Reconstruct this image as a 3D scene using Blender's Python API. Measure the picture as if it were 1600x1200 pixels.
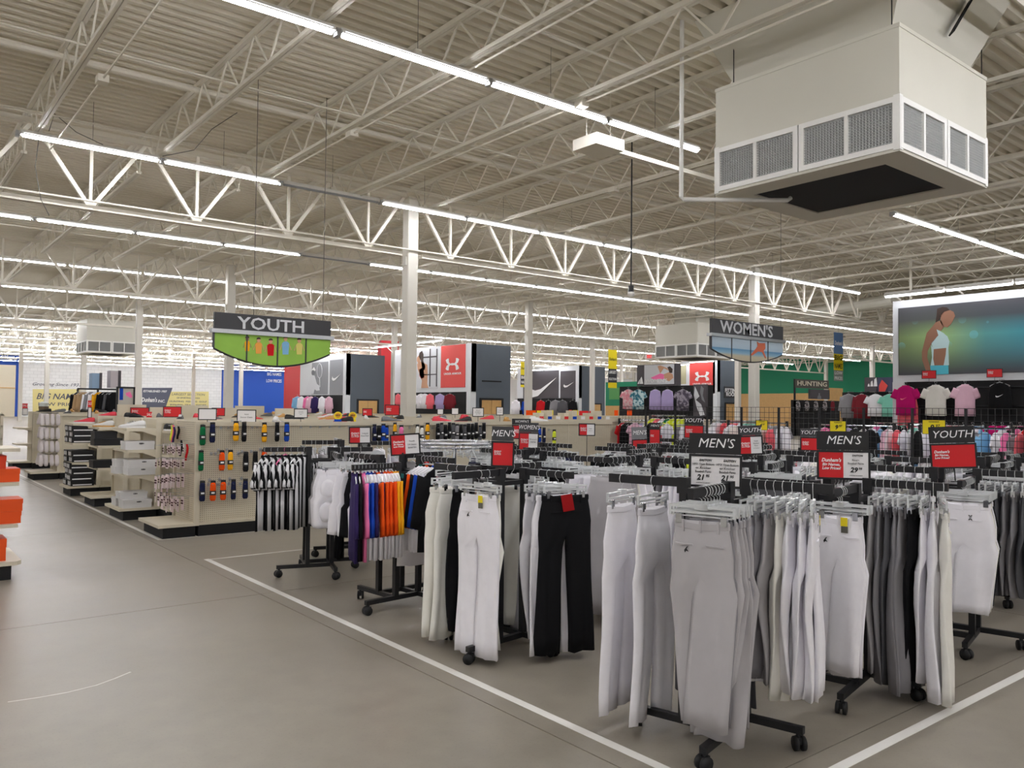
import bpy, math, random
from mathutils import Vector, Matrix, Euler
from math import sin, cos, pi, radians, sqrt

S = bpy.context.scene
COL = S.collection
for _o in list(bpy.data.objects):
    bpy.data.objects.remove(_o)

# ------------------------------------------------------------------ camera, world, exposure
F_PX, YAW, PITCH, ROLL, EYE = 1266.2, 0.8952, 0.0304, 0.0106, 1.6
_cy, _sy, _cp, _sp, _cr, _sr = cos(YAW), sin(YAW), cos(PITCH), sin(PITCH), cos(ROLL), sin(ROLL)
_M = Matrix(((_cr, -_sr, 0), (_sr, _cr, 0), (0, 0, 1))) @ Matrix(((1, 0, 0), (0, _cp, _sp), (0, -_sp, _cp))) @ Matrix(((_sy, -_cy, 0), (0, 0, -1), (_cy, _sy, 0)))
cam = bpy.data.cameras.new('camera')
cam.sensor_width = 36.0
cam.lens = F_PX / 1600 * 36.0
cam.clip_start, cam.clip_end = 0.05, 400
camo = bpy.data.objects.new('camera', cam)
COL.objects.link(camo)
_R = Matrix((_M[0], -_M[1], -_M[2])).transposed()
camo.matrix_world = Matrix.Translation((0, 0, EYE)) @ _R.to_4x4()
S.camera = camo

world = bpy.data.worlds.new('world')
S.world = world
world.use_nodes = True
world.node_tree.nodes['Background'].inputs[0].default_value = (0.9, 0.95, 1.0, 1)
world.node_tree.nodes['Background'].inputs[1].default_value = 0.12

S.view_settings.view_transform = 'Standard'
S.view_settings.look = 'None'
S.view_settings.gamma = 1.0
S.view_settings.use_curve_mapping = False
S.view_settings.exposure = 0.1
TUBE_STRENGTH = 62.0
S.cycles.use_denoising = True
S.cycles.max_bounces = 8
S.cycles.diffuse_bounces = 5
S.cycles.transmission_bounces = 3
S.cycles.transparent_max_bounces = 6
S.cycles.sample_clamp_indirect = 6.0
S.cycles.caustics_reflective = False
S.cycles.caustics_refractive = False


def ray(px, py):
    return _M.transposed() @ Vector(((px - 800) / F_PX, (py - 600) / F_PX, 1.0))


def fl(px, py, z=0.0):
    d = ray(px, py)
    t = (z - EYE) / d.z
    return Vector((d.x * t, d.y * t, z))


def onx(px, py, x):
    d = ray(px, py)
    t = x / d.x
    return Vector((x, d.y * t, EYE + d.z * t))


def ony(px, py, y):
    d = ray(px, py)
    t = y / d.y
    return Vector((d.x * t, y, EYE + d.z * t))


def atd(px, py, dep):
    d = ray(px, py)
    return Vector((d.x * dep, d.y * dep, EYE + d.z * dep))


# ------------------------------------------------------------------ materials
def lin(c):
    c = c / 255.0
    return c / 12.92 if c <= 0.04045 else ((c + 0.055) / 1.055) ** 2.4


def rgb(r, g, b):
    return (lin(r), lin(g), lin(b), 1.0)


MATS = {}


def mat(name, col=(200, 200, 200), rough=0.6, metal=0.0, noise=0.0, scale=20.0, spec=0.4, bump=0.0, trans=0.0, emit=0.0, alpha=1.0):
    if name in MATS:
        return MATS[name]
    m = bpy.data.materials.new(name)
    m.use_nodes = True
    nt = m.node_tree
    b = nt.nodes['Principled BSDF']
    c = rgb(*col)
    b.inputs['Base Color'].default_value = c
    b.inputs['Roughness'].default_value = rough
    b.inputs['Metallic'].default_value = metal
    b.inputs['Specular IOR Level'].default_value = spec
    if trans:
        b.inputs['Transmission Weight'].default_value = trans
    if alpha < 1:
        b.inputs['Alpha'].default_value = alpha
    if emit:
        b.inputs['Emission Color'].default_value = c
        b.inputs['Emission Strength'].default_value = emit
    if noise or bump:
        tc = nt.nodes.new('ShaderNodeTexCoord')
        n = nt.nodes.new('ShaderNodeTexNoise')
        n.inputs['Scale'].default_value = scale
        n.inputs['Detail'].default_value = 3.0
        nt.links.new(tc.outputs['Object'], n.inputs['Vector'])
        if noise:
            r = nt.nodes.new('ShaderNodeMix')
            r.data_type = 'RGBA'
            k0, k1 = 1 - noise, 1 + noise
            r.inputs[6].default_value = (c[0] * k0, c[1] * k0, c[2] * k0, 1)
            r.inputs[7].default_value = (min(1, c[0] * k1), min(1, c[1] * k1), min(1, c[2] * k1), 1)
            nt.links.new(n.outputs['Fac'], r.inputs[0])
            nt.links.new(r.outputs[2], b.inputs['Base Color'])
        if bump:
            bp = nt.nodes.new('ShaderNodeBump')
            bp.inputs['Strength'].default_value = bump
            bp.inputs['Distance'].default_value = 0.01
            nt.links.new(n.outputs['Fac'], bp.inputs['Height'])
            nt.links.new(bp.outputs['Normal'], b.inputs['Normal'])
    MATS[name] = m
    return m


M_DECK = mat('painted steel deck', (228, 222, 206), 0.7, noise=0.05, scale=0.6)
M_STEEL = mat('painted steel framing', (230, 225, 212), 0.6, noise=0.04, scale=3)
M_COLUMN = mat('painted column', (216, 212, 202), 0.55, noise=0.03, scale=2)
M_DUCT = mat('painted duct sheet metal', (206, 203, 190), 0.55, noise=0.03, scale=1.5)
M_WHITE = mat('white enamel', (232, 231, 226), 0.45, noise=0.02, scale=4)
M_WALLW = mat('white painted block', (238, 238, 238), 0.7, noise=0.02, scale=1)
M_BLACK = mat('black powder coated steel', (26, 26, 28), 0.42, noise=0.1, scale=30)
M_BLACKM = mat('matte black', (20, 20, 21), 0.75, noise=0.1, scale=12)
M_RUBBER = mat('black rubber', (22, 22, 23), 0.6)
M_CHROME = mat('chrome', (205, 208, 212), 0.18, metal=1.0)
M_ALU = mat('brushed aluminium', (178, 180, 182), 0.35, metal=0.9, noise=0.05, scale=30)
M_ALMOND = mat('almond shelf enamel', (208, 199, 178), 0.5, noise=0.03, scale=6)
M_CLEAR = mat('clear plastic', (236, 239, 240), 0.2, trans=0.22, spec=0.6)
M_TAPE = mat('white floor tape', (222, 220, 214), 0.6, noise=0.04, scale=9)
M_RED = mat('red card', (205, 28, 34), 0.45)
M_CARD = mat('white card', (232, 230, 230), 0.5)
M_GREYCARD = mat('charcoal card', (58, 58, 61), 0.5)
M_BLKCARD = mat('black card', (30, 30, 31), 0.5)
M_YEL = mat('yellow card', (236, 214, 30), 0.5)
M_INKW = mat('white ink', (240, 240, 240), 0.5)
M_INKK = mat('black ink', (22, 22, 24), 0.5)
M_WIRE = mat('grey cable', (92, 90, 86), 0.6)
M_TUBE = mat('lit led lens', (250, 250, 255), 0.5, emit=TUBE_STRENGTH)
M_EDGEGLOW = mat('flange reflection glow', (250, 250, 255), 0.5, emit=2.0)  # weak emission standing in for lens light reflected on the housing flange
M_PTUBE = mat('lit panel lamp lens', (250, 250, 255), 0.5, emit=16.0)
M_TUBEOFF = mat('unlit led lens', (150, 152, 156), 0.3)
M_GREYPANEL = mat('slate grey wall paint', (86, 94, 103), 0.55, noise=0.02, scale=1)
M_OAK = mat('oak veneer', (206, 164, 104), 0.5, noise=0.12, scale=5)


def pegboard_mat():
    m = mat('almond pegboard', (206, 197, 175), 0.55)
    nt = m.node_tree
    b = nt.nodes['Principled BSDF']
    tc = nt.nodes.new('ShaderNodeTexCoord')
    sep = nt.nodes.new('ShaderNodeSeparateXYZ')
    nt.links.new(tc.outputs['Object'], sep.inputs[0])

    def mth(op, a, bb=None):
        n = nt.nodes.new('ShaderNodeMath')
        n.operation = op
        for i, v in enumerate((a, bb)):
            if v is None:
                continue
            if isinstance(v, (int, float)):
                n.inputs[i].default_value = v
            else:
                nt.links.new(v, n.inputs[i])
        return n.outputs[0]
    add = mth('ADD', sep.outputs[0], sep.outputs[1])
    fx = mth('SUBTRACT', mth('FRACT', mth('MULTIPLY', add, 1 / 0.0254)), 0.5)
    fz = mth('SUBTRACT', mth('FRACT', mth('MULTIPLY', sep.outputs[2], 1 / 0.0254)), 0.5)
    d = mth('SQRT', mth('ADD', mth('MULTIPLY', fx, fx), mth('MULTIPLY', fz, fz)))
    hole = mth('LESS_THAN', d, 0.17)
    mx = nt.nodes.new('ShaderNodeMix')
    mx.data_type = 'RGBA'
    nt.links.new(hole, mx.inputs[0])
    mx.inputs[6].default_value = rgb(206, 197, 175)
    mx.inputs[7].default_value = rgb(70, 64, 52)
    nt.links.new(mx.outputs[2], b.inputs['Base Color'])
    return m


M_PEG = pegboard_mat()


def concrete_mat():
    m = mat('polished concrete', (140, 134, 121), 0.3, spec=0.5)
    nt = m.node_tree
    b = nt.nodes['Principled BSDF']
    g = nt.nodes.new('ShaderNodeNewGeometry')
    n1 = nt.nodes.new('ShaderNodeTexNoise')
    n1.inputs['Scale'].default_value = 0.55
    n1.inputs['Detail'].default_value = 5
    n2 = nt.nodes.new('ShaderNodeTexNoise')
    n2.inputs['Scale'].default_value = 6.0
    n2.inputs['Detail'].default_value = 6
    n3 = nt.nodes.new('ShaderNodeTexNoise')
    n3.inputs['Scale'].default_value = 70.0
    n3.inputs['Detail'].default_value = 2
    for n in (n1, n2, n3):
        nt.links.new(g.outputs['Position'], n.inputs['Vector'])
    ramp = nt.nodes.new('ShaderNodeValToRGB')
    ramp.color_ramp.elements[0].position = 0.33
    ramp.color_ramp.elements[0].color = rgb(128, 121, 109)
    ramp.color_ramp.elements[1].position = 0.68
    ramp.color_ramp.elements[1].color = rgb(153, 146, 133)
    mixn = nt.nodes.new('ShaderNodeMix')
    mixn.data_type = 'FLOAT'
    mixn.inputs[0].default_value = 0.4
    nt.links.new(n1.outputs['Fac'], mixn.inputs[2])
    nt.links.new(n2.outputs['Fac'], mixn.inputs[3])
    nt.links.new(mixn.outputs[0], ramp.inputs[0])
    sp = nt.nodes.new('ShaderNodeValToRGB')
    sp.color_ramp.elements[0].position = 0.28
    sp.color_ramp.elements[0].color = (0.72, 0.71, 0.69, 1)
    sp.color_ramp.elements[1].position = 0.42
    sp.color_ramp.elements[1].color = (1, 1, 1, 1)
    nt.links.new(n3.outputs['Fac'], sp.inputs[0])
    mu = nt.nodes.new('ShaderNodeMix')
    mu.data_type = 'RGBA'
    mu.blend_type = 'MULTIPLY'
    mu.inputs[0].default_value = 0.35
    nt.links.new(ramp.outputs[0], mu.inputs[6])
    nt.links.new(sp.outputs[0], mu.inputs[7])
    nt.links.new(mu.outputs[2], b.inputs['Base Color'])
    mr = nt.nodes.new('ShaderNodeMapRange')
    mr.inputs[3].default_value = 0.26
    mr.inputs[4].default_value = 0.46
    nt.links.new(n2.outputs['Fac'], mr.inputs[0])
    nt.links.new(mr.outputs[0], b.inputs['Roughness'])
    return m


M_CONC = concrete_mat()
FAB = {}


def fab(name, col, noise=0.06, scale=14):
    k = 'fabric ' + name
    if k not in FAB:
        FAB[k] = mat(k, col, 0.88, noise=noise, scale=scale, spec=0.15)
    return FAB[k]


F_WHITE = fab('white', (240, 238, 243))
F_CREAM = fab('off white', (236, 234, 226))
F_GREY = fab('light grey', (178, 175, 177))
F_MID = fab('mid grey', (140, 138, 142))
F_DARK = fab('charcoal grey', (88, 88, 92))
F_BLACK = fab('black', (22, 22, 24))
F_NAVY = fab('navy', (28, 32, 62))
F_PURP = fab('purple', (52, 40, 88))
F_ROYAL = fab('royal blue', (28, 70, 172))
F_ORANGE = fab('orange', (232, 82, 20))
F_GOLD = fab('gold', (240, 172, 32))
F_PINK = fab('pink', (238, 120, 172))
F_LPINK = fab('pale pink', (226, 184, 200))
F_MAG = fab('magenta', (186, 22, 104))
F_CORAL = fab('coral', (240, 110, 120))
F_RED = fab('red', (196, 30, 36))
F_GREEN = fab('green', (16, 104, 60))
F_MINT = fab('mint', (130, 200, 180))
F_LIME = fab('lime', (212, 224, 60))
F_LILAC = fab('lilac', (176, 162, 206))
F_SKY = fab('sky blue', (130, 180, 216))
F_MAROON = fab('maroon', (120, 40, 48))
F_TEAL = fab('teal', (40, 92, 90))
F_TAN = fab('tan', (176, 146, 110))


def stripes_mat():
    m = mat('fabric referee stripes', (226, 226, 228), 0.88, spec=0.15)
    nt = m.node_tree
    tc = nt.nodes.new('ShaderNodeTexCoord')
    sep = nt.nodes.new('ShaderNodeSeparateXYZ')
    nt.links.new(tc.outputs['Object'], sep.inputs[0])
    a = nt.nodes.new('ShaderNodeMath')
    a.operation = 'MULTIPLY'
    a.inputs[1].default_value = 1 / 0.075
    nt.links.new(sep.outputs[1], a.inputs[0])
    f = nt.nodes.new('ShaderNodeMath')
    f.operation = 'FRACT'
    nt.links.new(a.outputs[0], f.inputs[0])
    l = nt.nodes.new('ShaderNodeMath')
    l.operation = 'LESS_THAN'
    l.inputs[1].default_value = 0.5
    nt.links.new(f.outputs[0], l.inputs[0])
    mx = nt.nodes.new('ShaderNodeMix')
    mx.data_type = 'RGBA'
    nt.links.new(l.outputs[0], mx.inputs[0])
    mx.inputs[6].default_value = rgb(226, 226, 228)
    mx.inputs[7].default_value = rgb(24, 24, 26)
    nt.links.new(mx.outputs[2], nt.nodes['Principled BSDF'].inputs['Base Color'])
    return m


F_REF = stripes_mat()


# ------------------------------------------------------------------ mesh helpers
class MB:
    def __init__(self):
        self.v, self.f, self.m = [], [], []

    def add(self, vs, fs, mi=0):
        o = len(self.v)
        self.v.extend([tuple(x) for x in vs])
        self.f.extend([tuple(i + o for i in f) for f in fs])
        self.m.extend([mi] * len(fs))
        return self

    def box(self, x0, x1, y0, y1, z0, z1, mi=0):
        vs = [(x0, y0, z0), (x1, y0, z0), (x1, y1, z0), (x0, y1, z0), (x0, y0, z1), (x1, y0, z1), (x1, y1, z1), (x0, y1, z1)]
        return self.add(vs, [(0, 3, 2, 1), (4, 5, 6, 7), (0, 1, 5, 4), (1, 2, 6, 5), (2, 3, 7, 6), (3, 0, 4, 7)], mi)

    def bevbox(self, x0, x1, y0, y1, z0, z1, b, mi=0):
        # box whose vertical edges are chamfered
        pts = [(x0 + b, y0), (x1 - b, y0), (x1, y0 + b), (x1, y1 - b), (x1 - b, y1), (x0 + b, y1), (x0, y1 - b), (x0, y0 + b)]
        return self.prism(pts, z0, z1, mi)

    def prism(self, pts, z0, z1, mi=0):
        n = len(pts)
        vs = [(x, y, z0) for x, y in pts] + [(x, y, z1) for x, y in pts]
        fs = [tuple(range(n))[::-1], tuple(range(n, 2 * n))] + [(i, (i + 1) % n, n + (i + 1) % n, n + i) for i in range(n)]
        return self.add(vs, fs, mi)

    def plate(self, pts, y0, y1, mi=0):
        # polygon in the local X-Z plane (facing -Y) with thickness from y0 to y1
        n = len(pts)
        a = sum(pts[i][0] * pts[(i + 1) % n][1] - pts[(i + 1) % n][0] * pts[i][1] for i in range(n))
        if a < 0:
            pts = pts[::-1]
        vs = [(x, y0, z) for x, z in pts] + [(x, y1, z) for x, z in pts]
        fs = [tuple(range(n)), tuple(range(n, 2 * n))[::-1]] + [((i + 1) % n, i, n + i, n + (i + 1) % n) for i in range(n)]
        return self.add(vs, fs, mi)

    def bar(self, p, q, w, h, mi=0, up=(0, 0, 1)):
        p, q = Vector(p), Vector(q)
        d = (q - p).normalized()
        u = Vector(up)
        if abs(d.dot(u)) > 0.98:
            u = Vector((1, 0, 0))
        s = d.cross(u).normalized() * (w / 2)
        t = s.cross(d).normalized() * (h / 2)
        vs = [p - s - t, p + s - t, p + s + t, p - s + t, q - s - t, q + s - t, q + s + t, q - s + t]
        return self.add(vs, [(0, 1, 2, 3), (7, 6, 5, 4), (0, 4, 5, 1), (1, 5, 6, 2), (2, 6, 7, 3), (3, 7, 4, 0)], mi)

    def tube(self, pts, r, n=6, mi=0, caps=True):
        pts = [Vector(p) for p in pts]
        rings = []
        o = len(self.v)
        vs = []
        prev = None
        for i, p in enumerate(pts):
            d = (pts[min(i + 1, len(pts) - 1)] - pts[max(i - 1, 0)]).normalized()
            u = Vector((0, 0, 1)) if abs(d.z) < 0.9 else Vector((1, 0, 0))
            if prev is not None:
                a = (prev - d * prev.dot(d))
                a = a.normalized() if a.length > 1e-6 else d.cross(u).normalized()
            else:
                a = d.cross(u).normalized()
            prev = a
            b = d.cross(a)
            rr = r[i] if isinstance(r, (list, tuple)) else r
            for k in range(n):
                t = 2 * pi * k / n
                vs.append(p + (a * cos(t) + b * sin(t)) * rr)
        fs = []
        for i in range(len(pts) - 1):
            for k in range(n):
                fs.append((i * n + k, i * n + (k + 1) % n, (i + 1) * n + (k + 1) % n, (i + 1) * n + k))
        if caps:
            fs.append(tuple(range(n))[::-1])
            fs.append(tuple((len(pts) - 1) * n + k for k in range(n)))
        return self.add(vs, fs, mi)

    def rings(self, rows, closed=True, cap0=False, cap1=False, mi=0):
        n = len(rows[0])
        vs = [p for r in rows for p in r]
        fs = []
        for i in range(len(rows) - 1):
            for k in range(n if closed else n - 1):
                fs.append((i * n + k, i * n + (k + 1) % n, (i + 1) * n + (k + 1) % n, (i + 1) * n + k))
        if cap0:
            fs.append(tuple(range(n))[::-1])
        if cap1:
            fs.append(tuple((len(rows) - 1) * n + k for k in range(n)))
        return self.add(vs, fs, mi)

    def mesh(self, name, mats, smooth=False):
        me = bpy.data.meshes.new(name)
        me.from_pydata(self.v, [], self.f)
        for m in (mats if isinstance(mats, (list, tuple)) else [mats]):
            me.materials.append(m)
        if any(self.m):
            me.polygons.foreach_set('material_index', self.m)
        if smooth:
            me.polygons.foreach_set('use_smooth', [True] * len(self.f))
        me.update()
        return me


def link(name, me, parent=None, loc=None, rot=None, m=None):
    o = bpy.data.objects.new(name, me)
    COL.objects.link(o)
    if parent is not None:
        o.parent = parent
    if loc is not None:
        o.location = loc
    if rot is not None:
        o.rotation_euler = rot
    if m is not None and me is not None:
        o.material_slots[0].link = 'OBJECT'
        o.material_slots[0].material = m
    return o


def ob(name, mb, mats, parent=None, loc=None, rot=None, smooth=False):
    return link(name, mb.mesh(name, mats, smooth), parent, loc, rot)


def tag(o, label, cat, group=None, kind=None):
    o['label'] = label
    o['category'] = cat
    if group:
        o['group'] = group
    if kind:
        o['kind'] = kind
    return o


def thing(name, label, cat, loc=(0, 0, 0), rz=0.0, group=None):
    o = bpy.data.objects.new(name, None)
    o.empty_display_size = 0.1
    COL.objects.link(o)
    o.location = loc
    o.rotation_euler = (0, 0, rz)
    return tag(o, label, cat, group)


def struct(name, mb, mats, parent=None, loc=None, rot=None):
    o = ob(name, mb, mats, parent, loc, rot)
    if parent is None:
        o['kind'] = 'structure'
    return o


def children_map():
    d = {}
    for o in COL.objects:
        if o.parent is not None:
            d.setdefault(o.parent.name, []).append(o)
    return d


def dup(root, kids, loc=None, rz=None, label=None, group=None):
    # copy of a thing with copies of its parts and sub-parts; kids = [(child, [grandchildren])]
    r = root.copy()
    COL.objects.link(r)
    if loc is not None:
        r.location = loc
    if rz is not None:
        r.rotation_euler = (0, 0, rz)
    if label:
        r['label'] = label
    if group:
        r['group'] = group
    out = []
    for c, gs in kids:
        d = c.copy()
        COL.objects.link(d)
        d.parent = r
        out.append(d)
        for g in gs:
            e = g.copy()
            COL.objects.link(e)
            e.parent = d
    return r, out


_TXT = {}


def text_mesh(body, size, bold=0.0, shear=0.0, sx=1.0, m=None, ext=0.001, spacing=1.0, align='CENTER'):
    key = (body, size, bold, shear, sx, m.name, ext, spacing, align)
    if key in _TXT:
        return _TXT[key]
    cu = bpy.data.curves.new('lettering', 'FONT')
    cu.body = body
    cu.size = size
    cu.offset = bold
    cu.shear = shear
    cu.extrude = ext
    cu.resolution_u = 2
    cu.space_character = spacing
    cu.align_x = align
    cu.align_y = 'CENTER'
    o = bpy.data.objects.new('lettering', cu)
    COL.objects.link(o)
    me = bpy.data.meshes.new_from_object(o)
    bpy.data.objects.remove(o)
    bpy.data.curves.remove(cu)
    me.name = 'lettering'
    me.materials.clear()
    me.materials.append(m)
    for v in me.vertices:      # stand the text up in the X-Z plane, facing -Y
        x, y, z = v.co
        v.co = (x * sx, -z, y)
    _TXT[key] = me
    return me


def lettering(parent, body, x, z, y, size, m, bold=0.0, shear=0.0, sx=1.0, name='lettering', spacing=1.0, align='CENTER'):
    return link(name, text_mesh(body, size, bold, shear, sx, m, 0.0012, spacing, align), parent, (x, y, z))


RND = random.Random(7)

ORD = ['zeroth', 'first', 'second', 'third', 'fourth', 'fifth', 'sixth', 'seventh', 'eighth', 'ninth', 'tenth', 'eleventh', 'twelfth', 'thirteenth', 'fourteenth', 'fifteenth',
       'sixteenth', 'seventeenth', 'eighteenth', 'nineteenth', 'twentieth'] + ['twenty-' + q for q in ('first', 'second', 'third', 'fourth', 'fifth', 'sixth', 'seventh', 'eighth', 'ninth')] + ['thirtieth'] + ['thirty-' + q for q in ('first', 'second', 'third', 'fourth', 'fifth', 'sixth', 'seventh', 'eighth', 'ninth')] + ['fortieth'] + ['forty-' + q for q in ('first', 'second', 'third', 'fourth', 'fifth')]

# ------------------------------------------------------------------ floor: slabs with saw-cut joints
sub = MB().box(-20, 80, -19, 117, -0.3, -0.012)
floor = struct('floor', sub, mat('joint filler', (96, 92, 86), 0.8))
XJ = [-20, -15.6, -11, -6.45, -1.9, 2.69, 7.25, 11.8, 16.4, 20.9, 25.5, 36, 48, 62, 80]
YJ = [-19, -11.8, -7.1, -2.5, 2.1, 6.75, 11.4, 16.0, 20.6, 25.3, 36, 50, 66, 90, 117]
for i in range(len(XJ) - 1):
    for j in range(len(YJ) - 1):
        g = 0.0035
        link('slab', MB().box(XJ[i] + g, XJ[i + 1] - g, YJ[j] + g, YJ[j + 1] - g, -0.1, 0).mesh('slab', M_CONC), floor)


def strip(n, p, q, w):
    struct('trim_%d' % n, MB().bar((p[0], p[1], 0.0008), (q[0], q[1], 0.0008), w, 0.0016), M_TAPE)


strip(1, (2.84, 1.93), (2.84, 8.6), 0.055)
strip(2, (2.84, 1.955), (16, 1.955), 0.055)
strip(3, (2.84, 8.57), (11.0, 8.57), 0.03)
strip(4, (2.80, 10.13), (2.80, 24.0), 0.05)
strip(5, (2.80, 10.13), (10.6, 10.13), 0.02)

# ------------------------------------------------------------------ roof deck
dk = MB()
pitch, zb, zt = 0.24, 7.41, 7.49
rows = []
y = -19.0
while y < 117:
    rows += [(y, zb), (y + 0.10, zb), (y + 0.135, zt), (y + 0.20, zt)]
    y += pitch
n = len(rows)
vs = [(-20, a, b) for a, b in rows] + [(80, a, b) for a, b in rows]
dk.add(vs, [(i, n + i, n + i + 1, i + 1) for i in range(n - 1)])
dk.box(-20, 80, -19, 117, 7.6, 7.7)
ceiling = struct('ceiling', dk, M_DECK)

# ------------------------------------------------------------------ outer walls
struct('wall_back', MB().box(-20, 80, 115, 115.3, 0, 7.6), M_WALLW)
struct('wall_left', MB().box(-20.3, -20, -18, 115.3, 0, 7.6), M_WALLW)
struct('wall_right', MB().box(80, 80.3, -18, 115.3, 0, 7.6), M_WALLW)
struct('wall_front', MB().box(-20.3, 80.3, -18.3, -18, 0, 7.6), M_WALLW)

# ------------------------------------------------------------------ columns
COLX = [-4.1, 11.18, 26.47, 44.1, 61.4, 77.8]
ROWY = [18.3, 31.7, 45.1, 58.5, 71.9, 85.3, 98.7, 112]


def column_mesh():
    mb = MB().bevbox(-0.156, 0.156, -0.156, 0.156, 0.02, 7.07, 0.02)
    return mb.mesh('shaft', M_COLUMN)


cm = column_mesh()
cap = MB().box(-0.19, 0.19, -0.2, 0.2, 0, 0.04).mesh('cap_plate', M_COLUMN)
foot = MB().box(-0.22, 0.22, -0.22, 0.22, 0, 0.02).mesh('base_plate', M_COLUMN)
seat = MB().box(-0.19, 0.19, -0.09, 0.09, 0, 0.22).mesh('girder_seat', M_COLUMN)
for j, yy in enumerate(ROWY):
    for i, xx in enumerate(COLX):
        if not (0.05 * yy < xx < 3.0 * yy) or yy > 90:
            continue
        t = thing('steel_column', 'cream steel roof column, %s rightward in the %s row back' % (ORD[i], ORD[j + 1]), 'column', (xx, yy, 0), 0, 'roof columns')
        link('shaft', cm, t)
        link('base_plate', foot, t)
        link('cap_plate', cap, t, (0, 0, 7.07))
        link('girder_seat', seat, t, (0, 0, 5.33))

# ------------------------------------------------------------------ joist girders along X, above every column row
GTOP, GBOT = 7.16, 5.61


def girder(x0, x1, yy, parts, label):
    t = thing('joist_girder', label, 'roof truss', (x0, yy, 0), 0, 'roof trusses over the column rows')
    L = x1 - x0
    top = MB()
    for s in (-0.055, 0.055):
        top.bar((0, s, GTOP), (L, s, GTOP), 0.09, 0.1)
    bot = MB()
    for s in (-0.055, 0.055):
        bot.bar((0.1, s, GBOT), (L - 0.1, s, GBOT), 0.09, 0.1)
    ob('top_chord', top, M_STEEL, t)
    ob('bottom_chord', bot, M_STEEL, t)
    npan = max(2, round(L / 2.1))
    dx = L / npan
    web = MB()
    for k in range(npan):
        xm = (k + 0.5) * dx
        segs = [((k * dx, 0, GTOP), (xm, 0, GBOT), 0.075), (((k + 1) * dx, 0, GTOP), (xm, 0, GBOT), 0.075), ((xm, 0, GTOP), (xm, 0, GBOT), 0.06)]
        for p, q, w in segs:
            if parts:
                ob('diagonal' if p[0] != q[0] else 'vertical', MB().bar(p, q, w, w), M_STEEL, t)
            else:
                web.bar(p, q, w, w)
    if not parts:
        ob('web', web, M_STEEL, t)['kind'] = 'stuff'
    return t


for j, yy in enumerate(ROWY[:6]):
    for i in range(len(COLX) - 1):
        x0, x1 = COLX[i], COLX[i + 1]
        if x1 < 0.05 * yy or x0 > 3.0 * yy:
            continue
        girder(x0 + 0.2, x1 - 0.2, yy, j == 0, 'cream steel roof truss over the %s column row, %s bay rightward' % (ORD[j + 1], ORD[i + 1]))

# ------------------------------------------------------------------ bar joists along Y
JB, JT = 6.69, 7.37


def joist_meshes(L):
    top = MB()
    for s in (-0.035, 0.035):
        top.bar((s, 0, JT), (s, L, JT), 0.06, 0.075)
    bot = MB()
    for s in (-0.03, 0.03):
        bot.bar((s, 0.5, JB), (s, L - 0.5, JB), 0.05, 0.06)
    n = round((L - 1.0) / 1.2)
    dy = (L - 1.0) / n
    web = MB()
    pts = [(0, 0.05, JT)]
    for k in range(n):
        pts += [(0, 0.5 + k * dy, JB), (0, 0.5 + (k + 0.5) * dy, JT)]
    pts += [(0, L - 0.5, JB), (0, L - 0.05, JT)]
    for k in range(len(pts) - 1):
        web.bar(pts[k], pts[k + 1], 0.028, 0.028)
    return top, bot, web


bays = [(-2.2, 18.2), (18.4, 31.6), (31.8, 45.0), (45.2, 58.4), (58.6, 71.8), (72.0, 85.2), (85.4, 98.6), (98.8, 111.9)]
njo = 0
rest = MB()
for b, (y0, y1) in enumerate(bays):
    L = y1 - y0
    tp, bt, wb = joist_meshes(L)
    mt, mbm, mw = tp.mesh('top_chord', M_STEEL), bt.mesh('bottom_chord', M_STEEL), wb.mesh('web', M_STEEL)
    one = MB()
    for q in (tp, bt, wb):
        one.add(q.v, q.f)
    m1 = one.mesh('bar_joist', M_STEEL)
    k, jn = -6, 0
    while True:
        x = 2.42 + 2.185 * k
        k += 1
        if x > min(78, 3.0 * y1 + 1):
            break
        if x < 0.02 * y0 - (3.0 if b == 0 else 0.5):
            continue
        jn += 1
        lab = 'cream open-web roof joist, %s rightward in the %s roof bay back' % (ORD[jn], ORD[b + 1])
        if b == 0:
            if 9.7 < x < 12.4:      # stopped short of the duct opening
                q3 = joist_meshes(y1 - 7.9)
                t = thing('bar_joist', lab, 'roof joist', (x, 7.9, 0), 0, 'roof joists')
                for nm, q in zip(('top_chord', 'bottom_chord', 'web'), q3):
                    ob(nm, q, M_STEEL, t)
            else:
                t = thing('bar_joist', lab, 'roof joist', (x, y0, 0), 0, 'roof joists')
                link('top_chord', mt, t)
                link('bottom_chord', mbm, t)
                link('web', mw, t)
            njo += 1
        elif njo < 235:
            tag(link('bar_joist', m1, None, (x, y0, 0)), lab, 'roof joist', 'roof joists')
            njo += 1
        else:
            rest.add([(vx + x, vy + y0, vz) for vx, vy, vz in (bt.v + tp.v)], bt.f + [tuple(i + len(bt.v) for i in f) for f in tp.f])
tag(ob('far_roof_joists', rest, M_STEEL), 'cream roof joists over the far end of the store', 'roof joists', None, 'stuff')

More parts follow.
